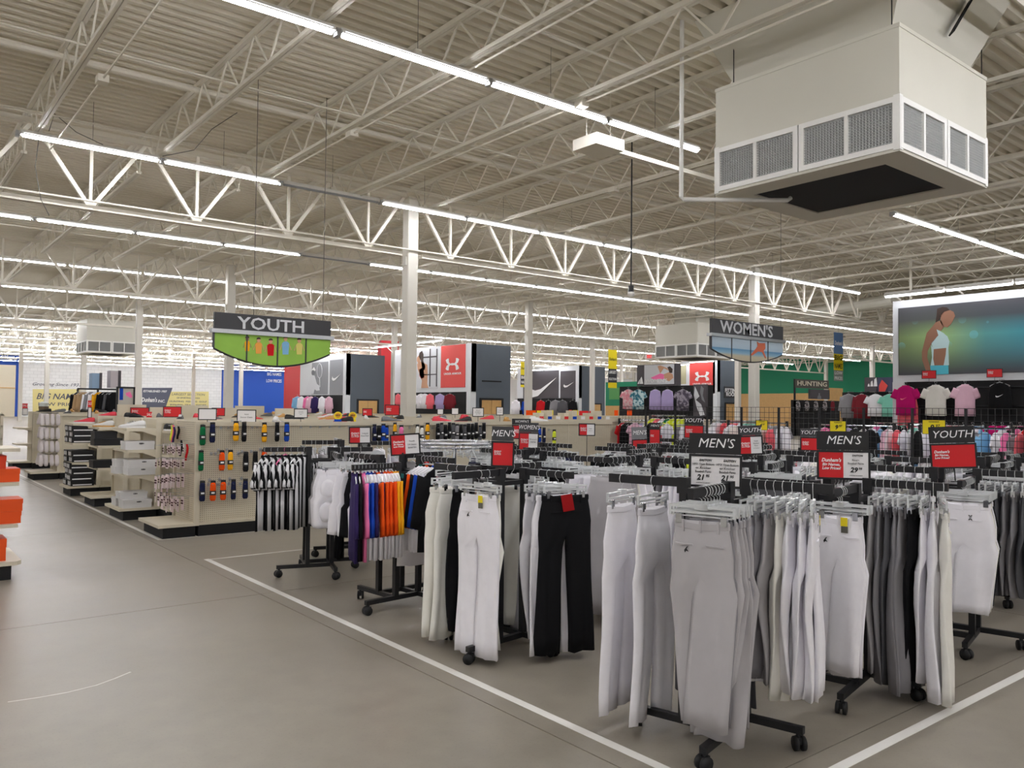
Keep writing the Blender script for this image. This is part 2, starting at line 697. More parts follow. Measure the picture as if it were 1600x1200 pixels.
# joist bridging rods and sprinkler pipes along X
for y_, z_, r_, lab in ((14.9, 7.3, 0.06, 'cream sprinkler main pipe just below the roof deck over the front bay'),
                        (16.3, 6.74, 0.018, 'thin cream bridging rod across the roof joists near the first truss'),
                        (12.8, 6.74, 0.018, 'thin cream bridging rod across the roof joists above the front aisle'),
                        (8.3, 6.74, 0.018, 'thin cream bridging rod across the roof joists beside the air unit'),
                        (22.9, 6.74, 0.02, 'thin cream bridging rod across the roof joists behind the first truss'),
                        (27.2, 6.74, 0.02, 'thin cream bridging rod across the joists before the second truss'),
                        (25.0, 7.3, 0.05, 'cream sprinkler pipe just below the roof deck in the second bay'),
                        (18.05, 7.25, 0.02, 'thin white conduit running along the first roof truss'),
                        (18.1, 5.72, 0.022, 'white conduit strapped along the bottom of the first roof truss'),
                        (38.0, 7.3, 0.05, 'cream sprinkler pipe below the deck in the third bay')):
    x0, x1 = -4, 60
    tag(ob('roof_pipe', MB().tube([(x0, y_, z_), (x1, y_, z_)], r_, 8), M_STEEL), lab, 'pipe')
# conduit runs along Y with junction boxes
for q, (x_, z_, ya, yb, jy) in enumerate(((2.75, 6.60, 4, 18.0, 13.6), (6.9, 6.62, 3, 18.0, 13.4), (9.1, 6.62, 5, 18.0, 9.6), (13.25, 6.62, 9.8, 18.0, 12.9))):
    t = thing('electrical_conduit', 'white conduit with junction box under roof joist, %s from the aisle' % ('first', 'second', 'third', 'fourth')[q], 'conduit', (x_, ya, z_))
    ob('pipe', MB().tube([(0, 0, 0), (0, yb - ya, 0)], 0.018, 6), M_STEEL, t)
    ob('junction_box', MB().box(-0.08, 0.08, jy - ya - 0.1, jy - ya + 0.1, -0.06, 0.05), M_STEEL, t)
b_ = fl(935, 232, 6.3)
t = thing('bus_duct_box', 'cream metal electrical box hung under joists beyond the end of the nearest light row', 'electrical box', (b_.x, b_.y, 6.25))
ob('body', MB().box(-0.35, 0.35, -0.3, 0.3, 0, 0.2), M_STEEL, t)
for sx_ in (-0.3, 0.3):
    ob('hanger_rod', MB().tube([(sx_, 0, 0.2), (sx_, 0, 1.24)], 0.008, 5), M_STEEL, t)
ob('feed_pipe', MB().bar((0.35, 0, 0.1), (6.5, 0, 0.1), 0.1, 0.08), M_STEEL, t)

# ------------------------------------------------------------------ strip lights
TL, TP = 2.42, 2.52
hous = MB().prism([(-0.055, 0.05), (-0.075, 0.0), (0.075, 0.0), (0.055, 0.05)], 0, TL)


def remap(mb):      # prism runs along Z: turn it to run along X, profile in Y-Z
    mb.v = [(z, x, y) for x, y, z in mb.v]
    return mb


hous = remap(hous)
hous.box(0, TL, -0.035, 0.035, 0.05, 0.085)
mh = hous.mesh('housing', M_WHITE)
msl = MB().box(0.04, TL - 0.04, -0.069, -0.060, 0.022, 0.031).box(0.04, TL - 0.04, 0.060, 0.069, 0.022, 0.031).mesh('edge_glow', M_EDGEGLOW)  # added glowing strips that draw the bright reflected line above the lens
lens = []
for k in range(7):
    a = pi * k / 6
    lens.append((-0.045 * cos(a), -0.04 * sin(a)))
ml = remap(MB().prism(lens, 0.03, TL - 0.03)).mesh('lens', M_TUBE)
mlo = remap(MB().prism(lens, 0.03, TL - 0.03)).mesh('lens', M_TUBEOFF)
mc = MB().box(-0.03, 0.03, -0.06, 0.06, -0.05, 0.05).mesh('end_cap', M_ALU)
mhg = MB().tube([(0, 0, 0.08), (0, 0, 0.85)], 0.004, 4).mesh('hanger_wire', M_WIRE)
mbr = MB().box(-0.05, 0.05, -0.03, 0.03, 0.08, 0.16).mesh('bracket', M_STEEL)
mono = MB()
mono.add(hous.v, hous.f, 0)
lm = remap(MB().prism(lens, 0.03, TL - 0.03))
mono.add(lm.v, lm.f, 1)
mono.box(0.04, TL - 0.04, -0.069, -0.060, 0.022, 0.031, 0).box(0.04, TL - 0.04, 0.060, 0.069, 0.022, 0.031, 0)
mm = mono.mesh('strip_light', [M_WHITE, M_TUBE])
LZ = 6.55
light_rows = [(-12.5, 0), (-5.0, 0), (2.4, 0), (9.75, 2.31), (17.2, 2.14), (24.9, 1.0), (32.4, 0.6), (39.9, 1.9), (47.6, 0.2), (54.9, 1.2), (63.0, 0.1),
              (70.4, 1.5), (78.2, 0.4), (85.6, 1.1), (93.6, 0.7), (101.5, 0.2), (109.5, 1.4)]
nl = 0
far = MB()
for j, (yy, off) in enumerate(light_rows):
    k0 = math.floor(((-16.5 if yy < 33 else 0.04 * yy) - off - 2.6) / TP)
    k, seen = k0, 0
    while True:
        x = off + k * TP
        idx = k
        k += 1
        if x + TL > min(3.0 * max(yy, 6) + 8, 76):
            break
        if j == 3 and 12.0 < x < 19.0:
            continue
        if j == 4 and x < 1.9 and x > -9:
            continue
        if j == 4 and x > 30.5:
            break
        dark = (j == 4 and 6.8 < x < 7.6) or (j == 5 and 9.0 < x < 11.4)
        px_ = _M @ Vector((x + TL, yy, LZ - EYE))
        if yy > 5 and px_.z > 0 and 800 + F_PX * px_.x / px_.z > 0 and 600 + F_PX * px_.y / px_.z > 0:
            seen += 1
            lab = '%s strip light, %s from the left end of the %s light row back' % ('unlit white' if dark else 'lit white', ORD[seen], ORD[j - 2])
            grp = 'ceiling strip lights'
        else:
            lab, grp = 'lit white strip light on the ceiling over the front of the store', 'strip lights over the front of the store'
        if j in (3, 4, 5):
            t = thing('strip_light', lab, 'ceiling light', (x, yy, LZ), 0, grp)
            link('housing', mh, t)
            link('lens', mlo if dark else ml, t)
            if not dark:
                link('edge_glow', msl, t)
            link('end_cap', mc, t, (-0.05, 0, 0))
            link('bracket', mbr, t, (1.2, 0, -0.02))
            link('hanger_wire', mhg, t, (1.2, 0, 0.05))
            nl += 1
        elif nl < 290:
            tag(link('strip_light', mm, None, (x, yy, LZ)), lab, 'ceiling light', grp)
            nl += 1
        else:
            far.add([(vx + x, vy + yy, vz + LZ) for vx, vy, vz in lm.v], lm.f)
tag(ob('far_strip_lights', far, M_TUBE), 'white LED strip lights over the far end of the store', 'ceiling lights', None, 'stuff')

# cords drooping to the second light row
for q, pts in enumerate((((2.55, 16.9, 6.62), (2.6, 16.7, 6.9), (3.0, 16.9, 6.7), (3.5, 17.1, 6.62)),
                         ((5.2, 14.6, 6.95), (4.95, 15.2, 6.75), (5.0, 16.4, 6.66), (4.6, 17.1, 6.62)),
                         ((2.6, 18.2, 7.12), (2.5, 18.0, 6.2), (2.55, 17.6, 5.5), (2.7, 17.6, 5.2)))):
    tag(ob('power_cord', MB().tube(pts, 0.008, 5), M_WIRE), ('grey cord draped from joist to the start of the second light row', 'long grey cord looping down to the second light row', 'grey cord hanging past the bottom of the first roof truss')[q], 'cord')

M_LOUV = mat('pale grey louvre paint', (196, 198, 196), 0.5)
# ------------------------------------------------------------------ ceiling air units


def air_unit(x0, x1, y0, y1, z0, zm, z1, label, egg=True):
    t = thing('ceiling_air_unit', label, 'air unit', (x0, y0, 0))
    w, d = x1 - x0, y1 - y0
    body = MB().box(0, w, 0, d, zm, z1)
    ob('casing', body, M_DUCT, t)
    plen = MB()
    i = 0.06
    plen.box(i, w - i, i, d - i, z0 + 0.02, zm)
    ob('plenum', plen, M_BLACKM, t)
    cps = MB()
    for cx_, cy__ in ((0, 0), (w, 0), (0, d), (w, d)):
        cps = MB().box(cx_ - 0.012 if cx_ == 0 else w - 0.07, 0.07 if cx_ == 0 else w + 0.012, cy__ - 0.012 if cy__ == 0 else d - 0.07, 0.07 if cy__ == 0 else d + 0.012, z0, zm)
        ob('corner_post', cps, M_WHITE, t)
    rim = MB().box(-0.01, w + 0.01, -0.01, d + 0.01, z1 - 0.03, z1 + 0.02).box(-0.008, w + 0.008, -0.008, d + 0.008, zm - 0.02, zm + 0.02)
    ob('seam_rim', rim, M_DUCT, t)
    # bottom pan with the dark return opening
    pan = MB()
    a, c = w * 0.16, d * 0.14
    pan.box(0, w, 0, c, z0 - 0.02, z0 + 0.02).box(0, w, d - c, d, z0 - 0.02, z0 + 0.02).box(0, a, c, d - c, z0 - 0.02, z0 + 0.02).box(w - a, w, c, d - c, z0 - 0.02, z0 + 0.02)
    ob('bottom_pan', pan, M_DUCT, t)
    ob('return_grille', MB().box(a, w - a, c, d - c, z0 + 0.0, z0 + 0.018), M_BLACKM, t)
    for sgn in range(4):
        holder = bpy.data.objects.new('grille_face', None)
        COL.objects.link(holder)
        holder.parent = t
        if sgn == 0:      # facing -Y
            holder.location, holder.rotation_euler, LL = (0, 0, 0), (0, 0, 0), w
        elif sgn == 1:    # facing -X
            holder.location, holder.rotation_euler, LL = (0, d, 0), (0, 0, -pi / 2), d
        elif sgn == 2:
            holder.location, holder.rotation_euler, LL = (w, d, 0), (0, 0, pi), w
        else:
            holder.location, holder.rotation_euler, LL = (w, 0, 0), (0, 0, pi / 2), d
        for k in range(2):
            fr = MB()
            x0g, x1g, zz0, zz1 = k * LL / 2 + 0.01, (k + 1) * LL / 2 - 0.01, z0 + 0.02, zm - 0.02
            b = 0.07
            for (xa, xb, za, zb_) in ((x0g, x1g, zz0, zz0 + b), (x0g, x1g, zz1 - b, zz1), (x0g, x0g + b, zz0 + b, zz1 - b), (x1g - b, x1g, zz0 + b, zz1 - b), ((x0g + x1g) / 2 - 0.025, (x0g + x1g) / 2 + 0.025, zz0 + b, zz1 - b)):
                fr.box(xa, xb, -0.015, 0.03, za, zb_)
            ob('grille_frame', fr, M_WHITE, holder)
            sl = MB()
            nz = int((zz1 - zz0 - 2 * b) / 0.035)
            for q in range(nz):
                z = zz0 + b + (q + 0.5) * (zz1 - zz0 - 2 * b) / nz
                sl.bar((x0g + b, 0.02, z), (x1g - b, 0.02, z), 0.03, 0.006, up=(0, 0.6, 0.8))
            if egg:
                nx = int((x1g - x0g) / 0.045)
                for q in range(nx):
                    x = x0g + b + (q + 0.5) * (x1g - x0g - 2 * b) / nx
                    sl.box(x - 0.002, x + 0.002, 0.005, 0.035, zz0 + b, zz1 - b)
            ob('louvres', sl, M_LOUV, holder)['kind'] = 'stuff'
    return t


# nearest unit: its flared transition up to the roof and hanger rods
HX0, HX1, HY0, HY1, HZ0, HZM, HZ1 = 9.74, 12.30, 4.68, 7.40, 4.80, 5.48, 6.34
au = air_unit(HX0, HX1, HY0, HY1, HZ0, HZM, HZ1, 'big cream ceiling air unit with louvred sides and dark underside, nearest of all', True)
w, d = HX1 - HX0, HY1 - HY0
i_ = 0.22
fr = MB()
r0 = [(i_, i_, HZ1), (w - i_, i_, HZ1), (w - i_, d - i_, HZ1), (i_, d - i_, HZ1)]
r1 = [(-0.2, -0.25, 7.41), (w + 0.2, -0.25, 7.41), (w + 0.2, d + 0.25, 7.41), (-0.2, d + 0.25, 7.41)]
fr.rings([r0, r1], cap0=True, cap1=True)
ob('flared_transition', fr, M_DUCT, au)
ob('gap_strip', MB().bar((w * 0.55, -0.02, HZ1 + 0.3), (w * 0.62, -0.2, HZ1 + 0.75), 0.16, 0.02), M_BLACKM, au)
for p in ((0.02, 0.1), (0.02, d - 0.3), (w - 0.02, 0.05), (w + 0.03, d - 0.1)):
    ob('hanger_rod', MB().tube([(p[0], p[1], HZ1), (p[0], p[1], 7.41)], 0.008, 5), M_BLACK, au)
# white drain pipe dropping from the roof and running under the unit
pp = fl(1064.5, 312, 4.72)
tag(ob('drain_pipe', MB().tube([(pp.x, pp.y, 7.41), (pp.x, pp.y, 4.76), (pp.x + 0.02, pp.y - 0.03, 4.72), (10.55, 6.72, 4.71), (10.6, 6.7, 4.75)], 0.032, 10), M_WHITE), 'white drain pipe dropping from roof and running under the big air unit', 'pipe')
# angle beam in front of the unit
tag(ob('roof_beam', MB().bar((9.0, 3.9, 6.9), (40, 3.9, 6.9), 0.012, 0.2).bar((9, 3.9, 7.0), (40, 3.9, 7.0), 0.2, 0.012), M_STEEL), 'cream steel angle beam passing above the big air unit', 'roof beam')

p_, p2_ = ony(135, 550, 52.0), ony(213, 550, 52.0)
air_unit(p_.x, p2_.x, 52.0, 54.9, p_.z, p_.z + 0.72, 6.55, 'cream ceiling air unit with louvred sides far down the aisle near the white block wall', False)
p_ = ony(1056, 562, 30)
air_unit(p_.x - 0.6, p_.x + 2.6, 28, 31, 4.55, 5.3, 6.4, 'cream ceiling air unit hung behind the overhead women sign', False)
t = thing('duct_riser', 'cream square duct rising to the roof behind the overhead women sign', 'duct', (p_.x, 28.6, 6.42))
ob('duct', MB().box(0, 1.5, 0, 1.5, 0, 0.98), M_DUCT, t)
ob('rim', MB().box(-0.05, 1.55, -0.05, 1.55, 0, 0.06), M_DUCT, t)

# big round spiral duct and braces over the right
a_, b_ = fl(1262, 490, 6.35), fl(1400, 468, 6.35)
tag(ob('round_duct', MB().tube([a_, b_], 0.28, 14), M_DUCT), 'cream round duct running under the roof toward the panel with the runner photo', 'duct')
q0 = ony(1466, 450, 14.5)
tag(ob('brace_pipe', MB().tube([(q0.x, q0.y, q0.z), (q0.x - 0.75, q0.y, 7.42)], 0.07, 8), M_STEEL), 'slanted cream brace pipe above the panel with the runner photo', 'pipe')
q0 = ony(1423, 455, 14.0)
tag(ob('post_pipe', MB().tube([(q0.x, q0.y, q0.z - 0.3), (q0.x, q0.y, 7.42)], 0.05, 8), M_STEEL), 'upright cream hanger pipe above the panel with the runner photo', 'pipe')
# camera on a pole
q0 = atd(986, 452, 17.5)
t = thing('security_camera', 'dome security camera on a long thin black ceiling pole', 'camera', (q0.x, q0.y, q0.z))
ob('pole', MB().tube([(0, 0, 0), (0, 0, 7.42 - q0.z)], 0.016, 6), M_BLACK, t)
ob('collar', MB().tube([(0, 0, -0.06), (0, 0, 0.08)], 0.06, 10), M_BLACK, t)
ob('dome', MB().tube([(0, 0, -0.06), (0, 0, -0.1), (0, 0, -0.15), (0, 0, -0.18)], [0.075, 0.08, 0.06, 0.02], 12), M_WHITE, t, smooth=True)

# a pale scuff across the aisle floor
sc_ = [fl(*q) for q in ((12, 1097), (60, 1090), (105, 1082), (150, 1071), (180, 1060), (204, 1050))]
mb = MB()
for a_, b_ in zip(sc_[:-1], sc_[1:]):
    mb.bar((a_.x, a_.y, 0.0004), (b_.x, b_.y, 0.0004), 0.012, 0.0008)
ob('scuff_mark', mb, mat('scuffed pale concrete', (206, 202, 194), 0.5), floor)

# ------------------------------------------------------------------ clothes racks (pinwheel four-way racks on casters)
RA, RR = 0.113, 0.385
m_base = MB().bar((-2 * RA - 0.0, 0, 0.095), (RR - RA + 0.01, 0, 0.095), 0.034, 0.034).mesh('base_bar', M_BLACK)
m_post = MB().box(-0.0195, 0.0195, -0.0195, 0.0195, 0, 1).mesh('post', M_BLACK)
_am = MB().bar((0.015, 0, -0.022), (0.42, 0, -0.022), 0.03, 0.044)
_am.box(-0.024, 0.03, -0.024, 0.024, -0.075, 0.004)
m_arm = _am.mesh('arm', M_BLACK)
_cs = MB().tube([(0, 0, 0.055), (0, 0, 0.085)], 0.012, 8)
_cs.box(-0.022, 0.022, -0.009, 0.009, 0.03, 0.062)
m_fork = _cs.mesh('caster', M_BLACK)
_wh = MB()
for sgn in (-1, 1):
    _wh.tube([(0.008, sgn * 0.010, 0.034), (0.008, sgn * 0.026, 0.034)], 0.034, 14)
m_wheel = _wh.mesh('wheel', M_RUBBER, True)
m_ring = MB().bar((-RA + 0.02, -RA, 0), (RA - 0.02, -RA, 0), 0.022, 0.03).bar((-RA + 0.02, RA, 0), (RA - 0.02, RA, 0), 0.022, 0.03).bar((-RA, -RA + 0.02, 0), (-RA, RA - 0.02, 0), 0.022, 0.03).bar((RA, -RA + 0.02, 0), (RA, RA - 0.02, 0), 0.022, 0.03).mesh('brace_ring', M_BLACK)
m_bolt = MB().tube([(0.0, -0.0175, 0.095), (0.0, -0.021, 0.095)], 0.006, 8).mesh('bolt', M_CHROME)
ARMS = {'front': ((-RA, -RA), pi), 'right': ((RA, -RA), -pi / 2), 'back': ((RA, RA), 0.0), 'left': ((-RA, RA), pi / 2)}


class Rack:
    def __init__(self, x, y, deg, heights, label, name, near=True):
        self.x, self.y, self.a, self.name = x, y, radians(deg), name
        t = self.t = thing('clothes_rack', label, 'clothes rack', (x, y, 0), self.a, 'four-way clothes racks')
        self.h = dict(zip(('front', 'right', 'back', 'left'), heights))
        for k, (p, r) in ARMS.items():
            h = self.h[k]
            link('base_bar', m_base, t, (p[0], p[1], 0), (0, 0, r))
            po = link('post', m_post, t, (p[0], p[1], 0.095))
            po.scale = (1, 1, h - 0.095)
            link('arm', m_arm, t, (p[0], p[1], h), (0, 0, r))
            d = Vector((cos(r), sin(r)))
            e = Vector(p) + d * (RR - RA - 0.015)
            c = link('caster', m_fork, t, (e.x, e.y, 0), (0, 0, r + RND.uniform(-1.2, 1.2)))
            link('wheel', m_wheel, c)
            if near:
                link('bolt', m_bolt, t, (p[0], p[1], 0), (0, 0, r))
        link('brace_ring', m_ring, t, (0, 0, min(heights) - 0.09))

    def spot(self, arm, s):
        p, r = ARMS[arm]
        ang = self.a + r
        loc = Matrix.Rotation(self.a, 2) @ Vector(p)
        return Vector((self.x + loc.x + cos(ang) * s, self.y + loc.y + sin(ang) * s, self.h[arm])), ang


# ------------------------------------------------------------------ hangers
def hook(mb, z1=-0.075, r=0.0017):
    pts = []
    for k in range(9):
        t = radians(-60 + k * 30)
        pts.append((0, 0.0 + 0.026 * cos(t), -0.024 + 0.026 * sin(t)))
    pts += [(0, -0.014, -0.05), (0, 0, -0.06), (0, 0, z1)]
    mb.tube(pts, r, 4)


_h = MB()
hook(_h, -0.085)
_h.box(-0.012, 0.012, -0.03, 0.03, -0.105, -0.08)
for zz in (-0.094, -0.118):
    _h.box(-0.005, 0.005, -0.15, 0.15, zz - 0.005, zz + 0.005)
for yy in (-0.15, 0.15):
    _h.box(-0.005, 0.005, yy - 0.006, yy + 0.006, -0.135, -0.088)
_h.tube([(0, -0.14, -0.135), (0, 0.14, -0.135)], 0.003, 5)
m_hang_clip = _h.mesh('hanger', M_CLEAR)
m_clip = MB().box(-0.012, 0.012, -0.014, 0.014, -0.17, -0.128).mesh('clip', M_CHROME)
_h = MB()
hook(_h, -0.07)
_h.tube([(0, 0, -0.07), (0, 0.05, -0.085), (0, 0.19, -0.145), (0, 0.2, -0.155), (0, 0.19, -0.162), (0, -0.19, -0.162), (0, -0.2, -0.155), (0, -0.19, -0.145), (0, -0.05, -0.085), (0, 0, -0.07)], 0.006, 5)
m_hang_shirt = _h.mesh('hanger', M_CLEAR)


# ------------------------------------------------------------------ garments
def pants_mesh(w, hip, L, lt, lb, D, seed, folded=False, gather=False, flare=0.0):
    r = random.Random(seed)
    ph, ph2, am = r.uniform(0, 6.3), r.uniform(0, 6.3), r.uniform(0.006, 0.012)
    z0, N = -0.15, 24
    mb = MB()

    def fold(y, z, k):
        return am * k * sin(y * 46 + ph + z * 2.0) + 0.006 * k * sin(z * 7 + ph2)
    rows = []
    for dz, W, dd in ((0.0, w, 0.022), (0.03, w, 0.026), (0.045, w * 1.005, 0.03), (0.10, w + (hip - w) * 0.55, 0.042), (0.17, hip, D), (0.25, hip * 0.99, D * 1.05)):
        row = []
        for k in range(N):
            t = 2 * pi * k / N
            y = W / 2 * cos(t)
            x = dd / 2 * sin(t) + fold(y, dz, dz / 0.25)
            zz = z0 - dz - 0.012 * (1 - abs(cos(t))) * (1 if dz < 0.05 else 0)
            row.append((x, y, zz))
        rows.append(row)
    o = 0
    mb.rings(rows, cap0=True)
    base = (len(rows) - 1) * N
    zc = z0 - 0.25
    for x in (D / 4, 0, -D / 4):
        mb.v.append((x, 0.0, zc - 0.012))
    c1, c2, c3 = len(mb.v) - 3, len(mb.v) - 2, len(mb.v) - 1
    for side in (1, -1):
        if side == 1:
            first = [base + k for k in list(range(18, 24)) + list(range(0, 7))] + [c1, c2, c3]
            ang = [-90 + 15 * j for j in range(13)] + [135, 180, 225]
        else:
            first = [base + k for k in range(6, 19)] + [c3, c2, c1]
            ang = [90 + 15 * j for j in range(13)] + [315, 360, 405]
        prev = first
        nrow = 8
        sway = r.uniform(-0.02, 0.02)
        for q in range(1, nrow + 1):
            f = q / nrow
            z = zc - (L - 0.25) * f
            lw = lt + (lb - lt) * min(1, f * 1.25) + flare * max(0, f - 0.5)
            if gather and q == nrow:
                lw *= 0.7
            if folded:
                yc = side * (hip / 4 * (1 - f) * 0.9 + 0.012 * f) + 0.02 * f
                xc = side * 0.018 * min(1, f * 3)
            else:
                yc = side * (hip / 4 + (0.012 if lt > 0.19 else 0.035) * f) + sway * f
                xc = side * 0.006 * f
            dd = D * (0.9 - 0.15 * f)
            row = []
            for a in ang:
                t = radians(a)
                y = yc + lw / 2 * cos(t)
                x = xc + dd / 2 * sin(t) + fold(y * 1.2, z, 0.8 + f)
                row.append((x, y, z + (0.006 * sin(t * 2 + ph) if q == nrow else 0)))
            b = len(mb.v)
            mb.v.extend(row)
            n = len(row)
            cur = list(range(b, b + n))
            for j in range(n):
                mb.f.append((prev[j], prev[(j + 1) % n], cur[(j + 1) % n], cur[j]))
                mb.m.append(0)
            prev = cur
        mb.f.append(tuple(prev))
        mb.m.append(0)
    return mb.mesh('pants', F_WHITE, True)


PANTS = {
    'split': [pants_mesh(0.33, 0.37, 1.0, 0.18, 0.165, 0.06, 110 + i, flare=0.02) for i in range(2)],
    'open': [pants_mesh(0.33, 0.40, 1.01, 0.205, 0.20, 0.06, 10 + i, flare=0.03) for i in range(4)],
    'fold': [pants_mesh(0.29, 0.33, 0.94, 0.24, 0.235, 0.05, 30 + i, folded=True) for i in range(4)],
    'knick': [pants_mesh(0.29, 0.33, 0.76, 0.23, 0.2, 0.05, 50 + i, folded=True, gather=True) for i in range(3)],
    'short': [pants_mesh(0.27, 0.32, 0.70, 0.22, 0.2, 0.05, 70 + i, folded=True) for i in range(3)],
    'girdle': [pants_mesh(0.36, 0.44, 0.52, 0.26, 0.24, 0.09, 90 + i) for i in range(2)],
}
_wb = {}


def waistband(w):
    k = round(w, 3)
    if k not in _wb:
        mb = MB()
        rows = []
        for dz, e in ((0.004, 0.0), (0.006, 0.004), (0.034, 0.004), (0.037, 0.0)):
            rows.append([((0.026 / 2 + e) * sin(2 * pi * q / 20), (w / 2 + e) * cos(2 * pi * q / 20), -0.15 - dz - 0.012 * (1 - abs(cos(2 * pi * q / 20)))) for q in range(20)])
        mb.rings(rows)
        for y in (-0.32 * w, 0.0, 0.32 * w):
            mb.box(0.013, 0.021, y - 0.005, y + 0.005, -0.205, -0.15)
        _wb[k] = mb.mesh('waistband', F_WHITE, False)
    return _wb[k]


WB = {'split': 0.33, 'open': 0.33, 'fold': 0.29, 'knick': 0.29, 'short': 0.27, 'girdle': 0.36}
m_pocket = MB().box(0.022, 0.028, -0.115, -0.03, -0.262, -0.255).box(0.022, 0.027, 0.03, 0.115, -0.262, -0.255).mesh('pocket_welt', F_WHITE)
# small dark brand mark like the one stitched on the pants: a hooked bird shape
_lg = MB()
_pts = [(0.0, 0.0), (0.012, 0.016), (0.02, 0.02), (0.012, 0.006), (0.022, -0.006), (0.01, -0.003), (0.003, -0.012)]
_lg.add([(0.031, -0.07 + y, -0.285 + z) for y, z in _pts], [tuple(range(len(_pts)))])
_lg.add([(0.0305, -0.07 + y, -0.285 + z) for y, z in _pts], [tuple(range(len(_pts)))[::-1]])
m_logo = _lg.mesh('logo', M_INKK)
_lg = MB()
for q in (0, 1):
    ar = [(0.012 * cos(radians(a)) * 1.0, (0.006 if q else -0.006) + (0.011 if q else -0.011) * (1 - sin(radians(a)))) for a in range(20, 161, 20)]
    arc = ar + [(p[0] * 0.62, p[1] * 1.0 + (0.005 if q else -0.005)) for p in ar[::-1]]
    _lg.add([(0.031, 0.05 + y, -0.24 + z) for y, z in arc], [tuple(range(len(arc)))])
_lg.box(0.0295, 0.0312, 0.043, 0.057, -0.242, -0.238)
m_logo_arch = _lg.mesh('logo', M_INKK)
m_tag_y = MB().box(0.028, 0.030, 0.02, 0.055, -0.20, -0.155).mesh('tag', M_YEL)
m_tag_g = MB().box(0.028, 0.030, 0.022, 0.057, -0.235, -0.20).mesh('tag_lower', mat('grey tag card', (96, 94, 84), 0.5))
m_tag_r = MB().add([(0.034, -0.05, -0.15), (0.034, 0.03, -0.14), (0.036, 0.05, -0.245), (0.036, -0.03, -0.255)], [(0, 1, 2, 3), (3, 2, 1, 0)]).mesh('sale_tag', M_RED)
COLNAME = {}
for nm_, m_ in (('white', F_WHITE), ('off-white', F_CREAM), ('light grey', F_GREY), ('grey', F_MID), ('charcoal', F_DARK), ('black', F_BLACK), ('navy', F_NAVY), ('purple', F_PURP), ('royal blue', F_ROYAL),
               ('orange', F_ORANGE), ('gold', F_GOLD), ('pink', F_PINK), ('pale pink', F_LPINK), ('magenta', F_MAG), ('coral', F_CORAL), ('red', F_RED), ('green', F_GREEN), ('mint', F_MINT),
               ('lime', F_LIME), ('lilac', F_LILAC), ('sky blue', F_SKY), ('maroon', F_MAROON), ('dark teal', F_TEAL), ('tan', F_TAN), ('striped', F_REF)):
    COLNAME[m_.name] = nm_


def shirt_body(seed, L=0.70, w=0.47):
    r = random.Random(seed)
    ph = r.uniform(0, 6)
    N = 20
    rows = []
    for z, W, D in ((-0.085, 0.15, 0.05), (-0.10, 0.2, 0.06), (-0.135, 0.32, 0.06), (-0.175, 0.40, 0.055), (-0.25, 0.43, 0.055), (-0.36, w, 0.06), (-0.52, w * 0.99, 0.065), (-0.085 - L, w * 1.03, 0.07)):
        row = []
        for k in range(N):
            t = 2 * pi * k / N
            y = W / 2 * cos(t)
            row.append((D / 2 * sin(t) + 0.012 * sin(y * 30 + ph) * min(1, (-z - 0.1) * 2), y, z - (0.015 * max(0, sin(t)) if z > -0.09 else 0) + (0.008 * sin(y * 25 + ph) if z < -0.6 else 0)))
        rows.append(row)
    return MB().rings(rows, cap0=True, cap1=True).mesh('shirt_body', F_WHITE, True)


def sleeve(side, L, w0, w1, out):
    rows = []
    for q in range(5):
        f = q / 4
        cy_ = side * (0.185 + out * f * L)
        cz = -0.185 - L * f
        W = w0 + (w1 - w0) * f
        row = []
        for k in range(12):
            t = 2 * pi * k / 12
            row.append((0.022 * sin(t) + 0.004 * sin(f * 9 + k), cy_ + W / 2 * cos(t) * 0.9, cz + (W / 2 * cos(t) * side * 0.35)))
        rows.append(row)
    return MB().rings(rows, cap0=True, cap1=True).mesh('sleeve', F_WHITE, True)


SHIRT = [shirt_body(i) for i in range(3)]
SHIRT_LONG = [shirt_body(20 + i, 0.78, 0.5) for i in range(3)]
SL_SHORT = {s: sleeve(s, 0.2, 0.19, 0.17, 0.55) for s in (-1, 1)}
SL_LONG = {s: sleeve(s, 0.46, 0.18, 0.11, 0.22) for s in (-1, 1)}
m_collar = MB().rings([[(0.032 * sin(2 * pi * k / 14), 0.085 * cos(2 * pi * k / 14), z) for k in range(14)] for z in (-0.078, -0.1)]).mesh('collar', F_BLACK, True)


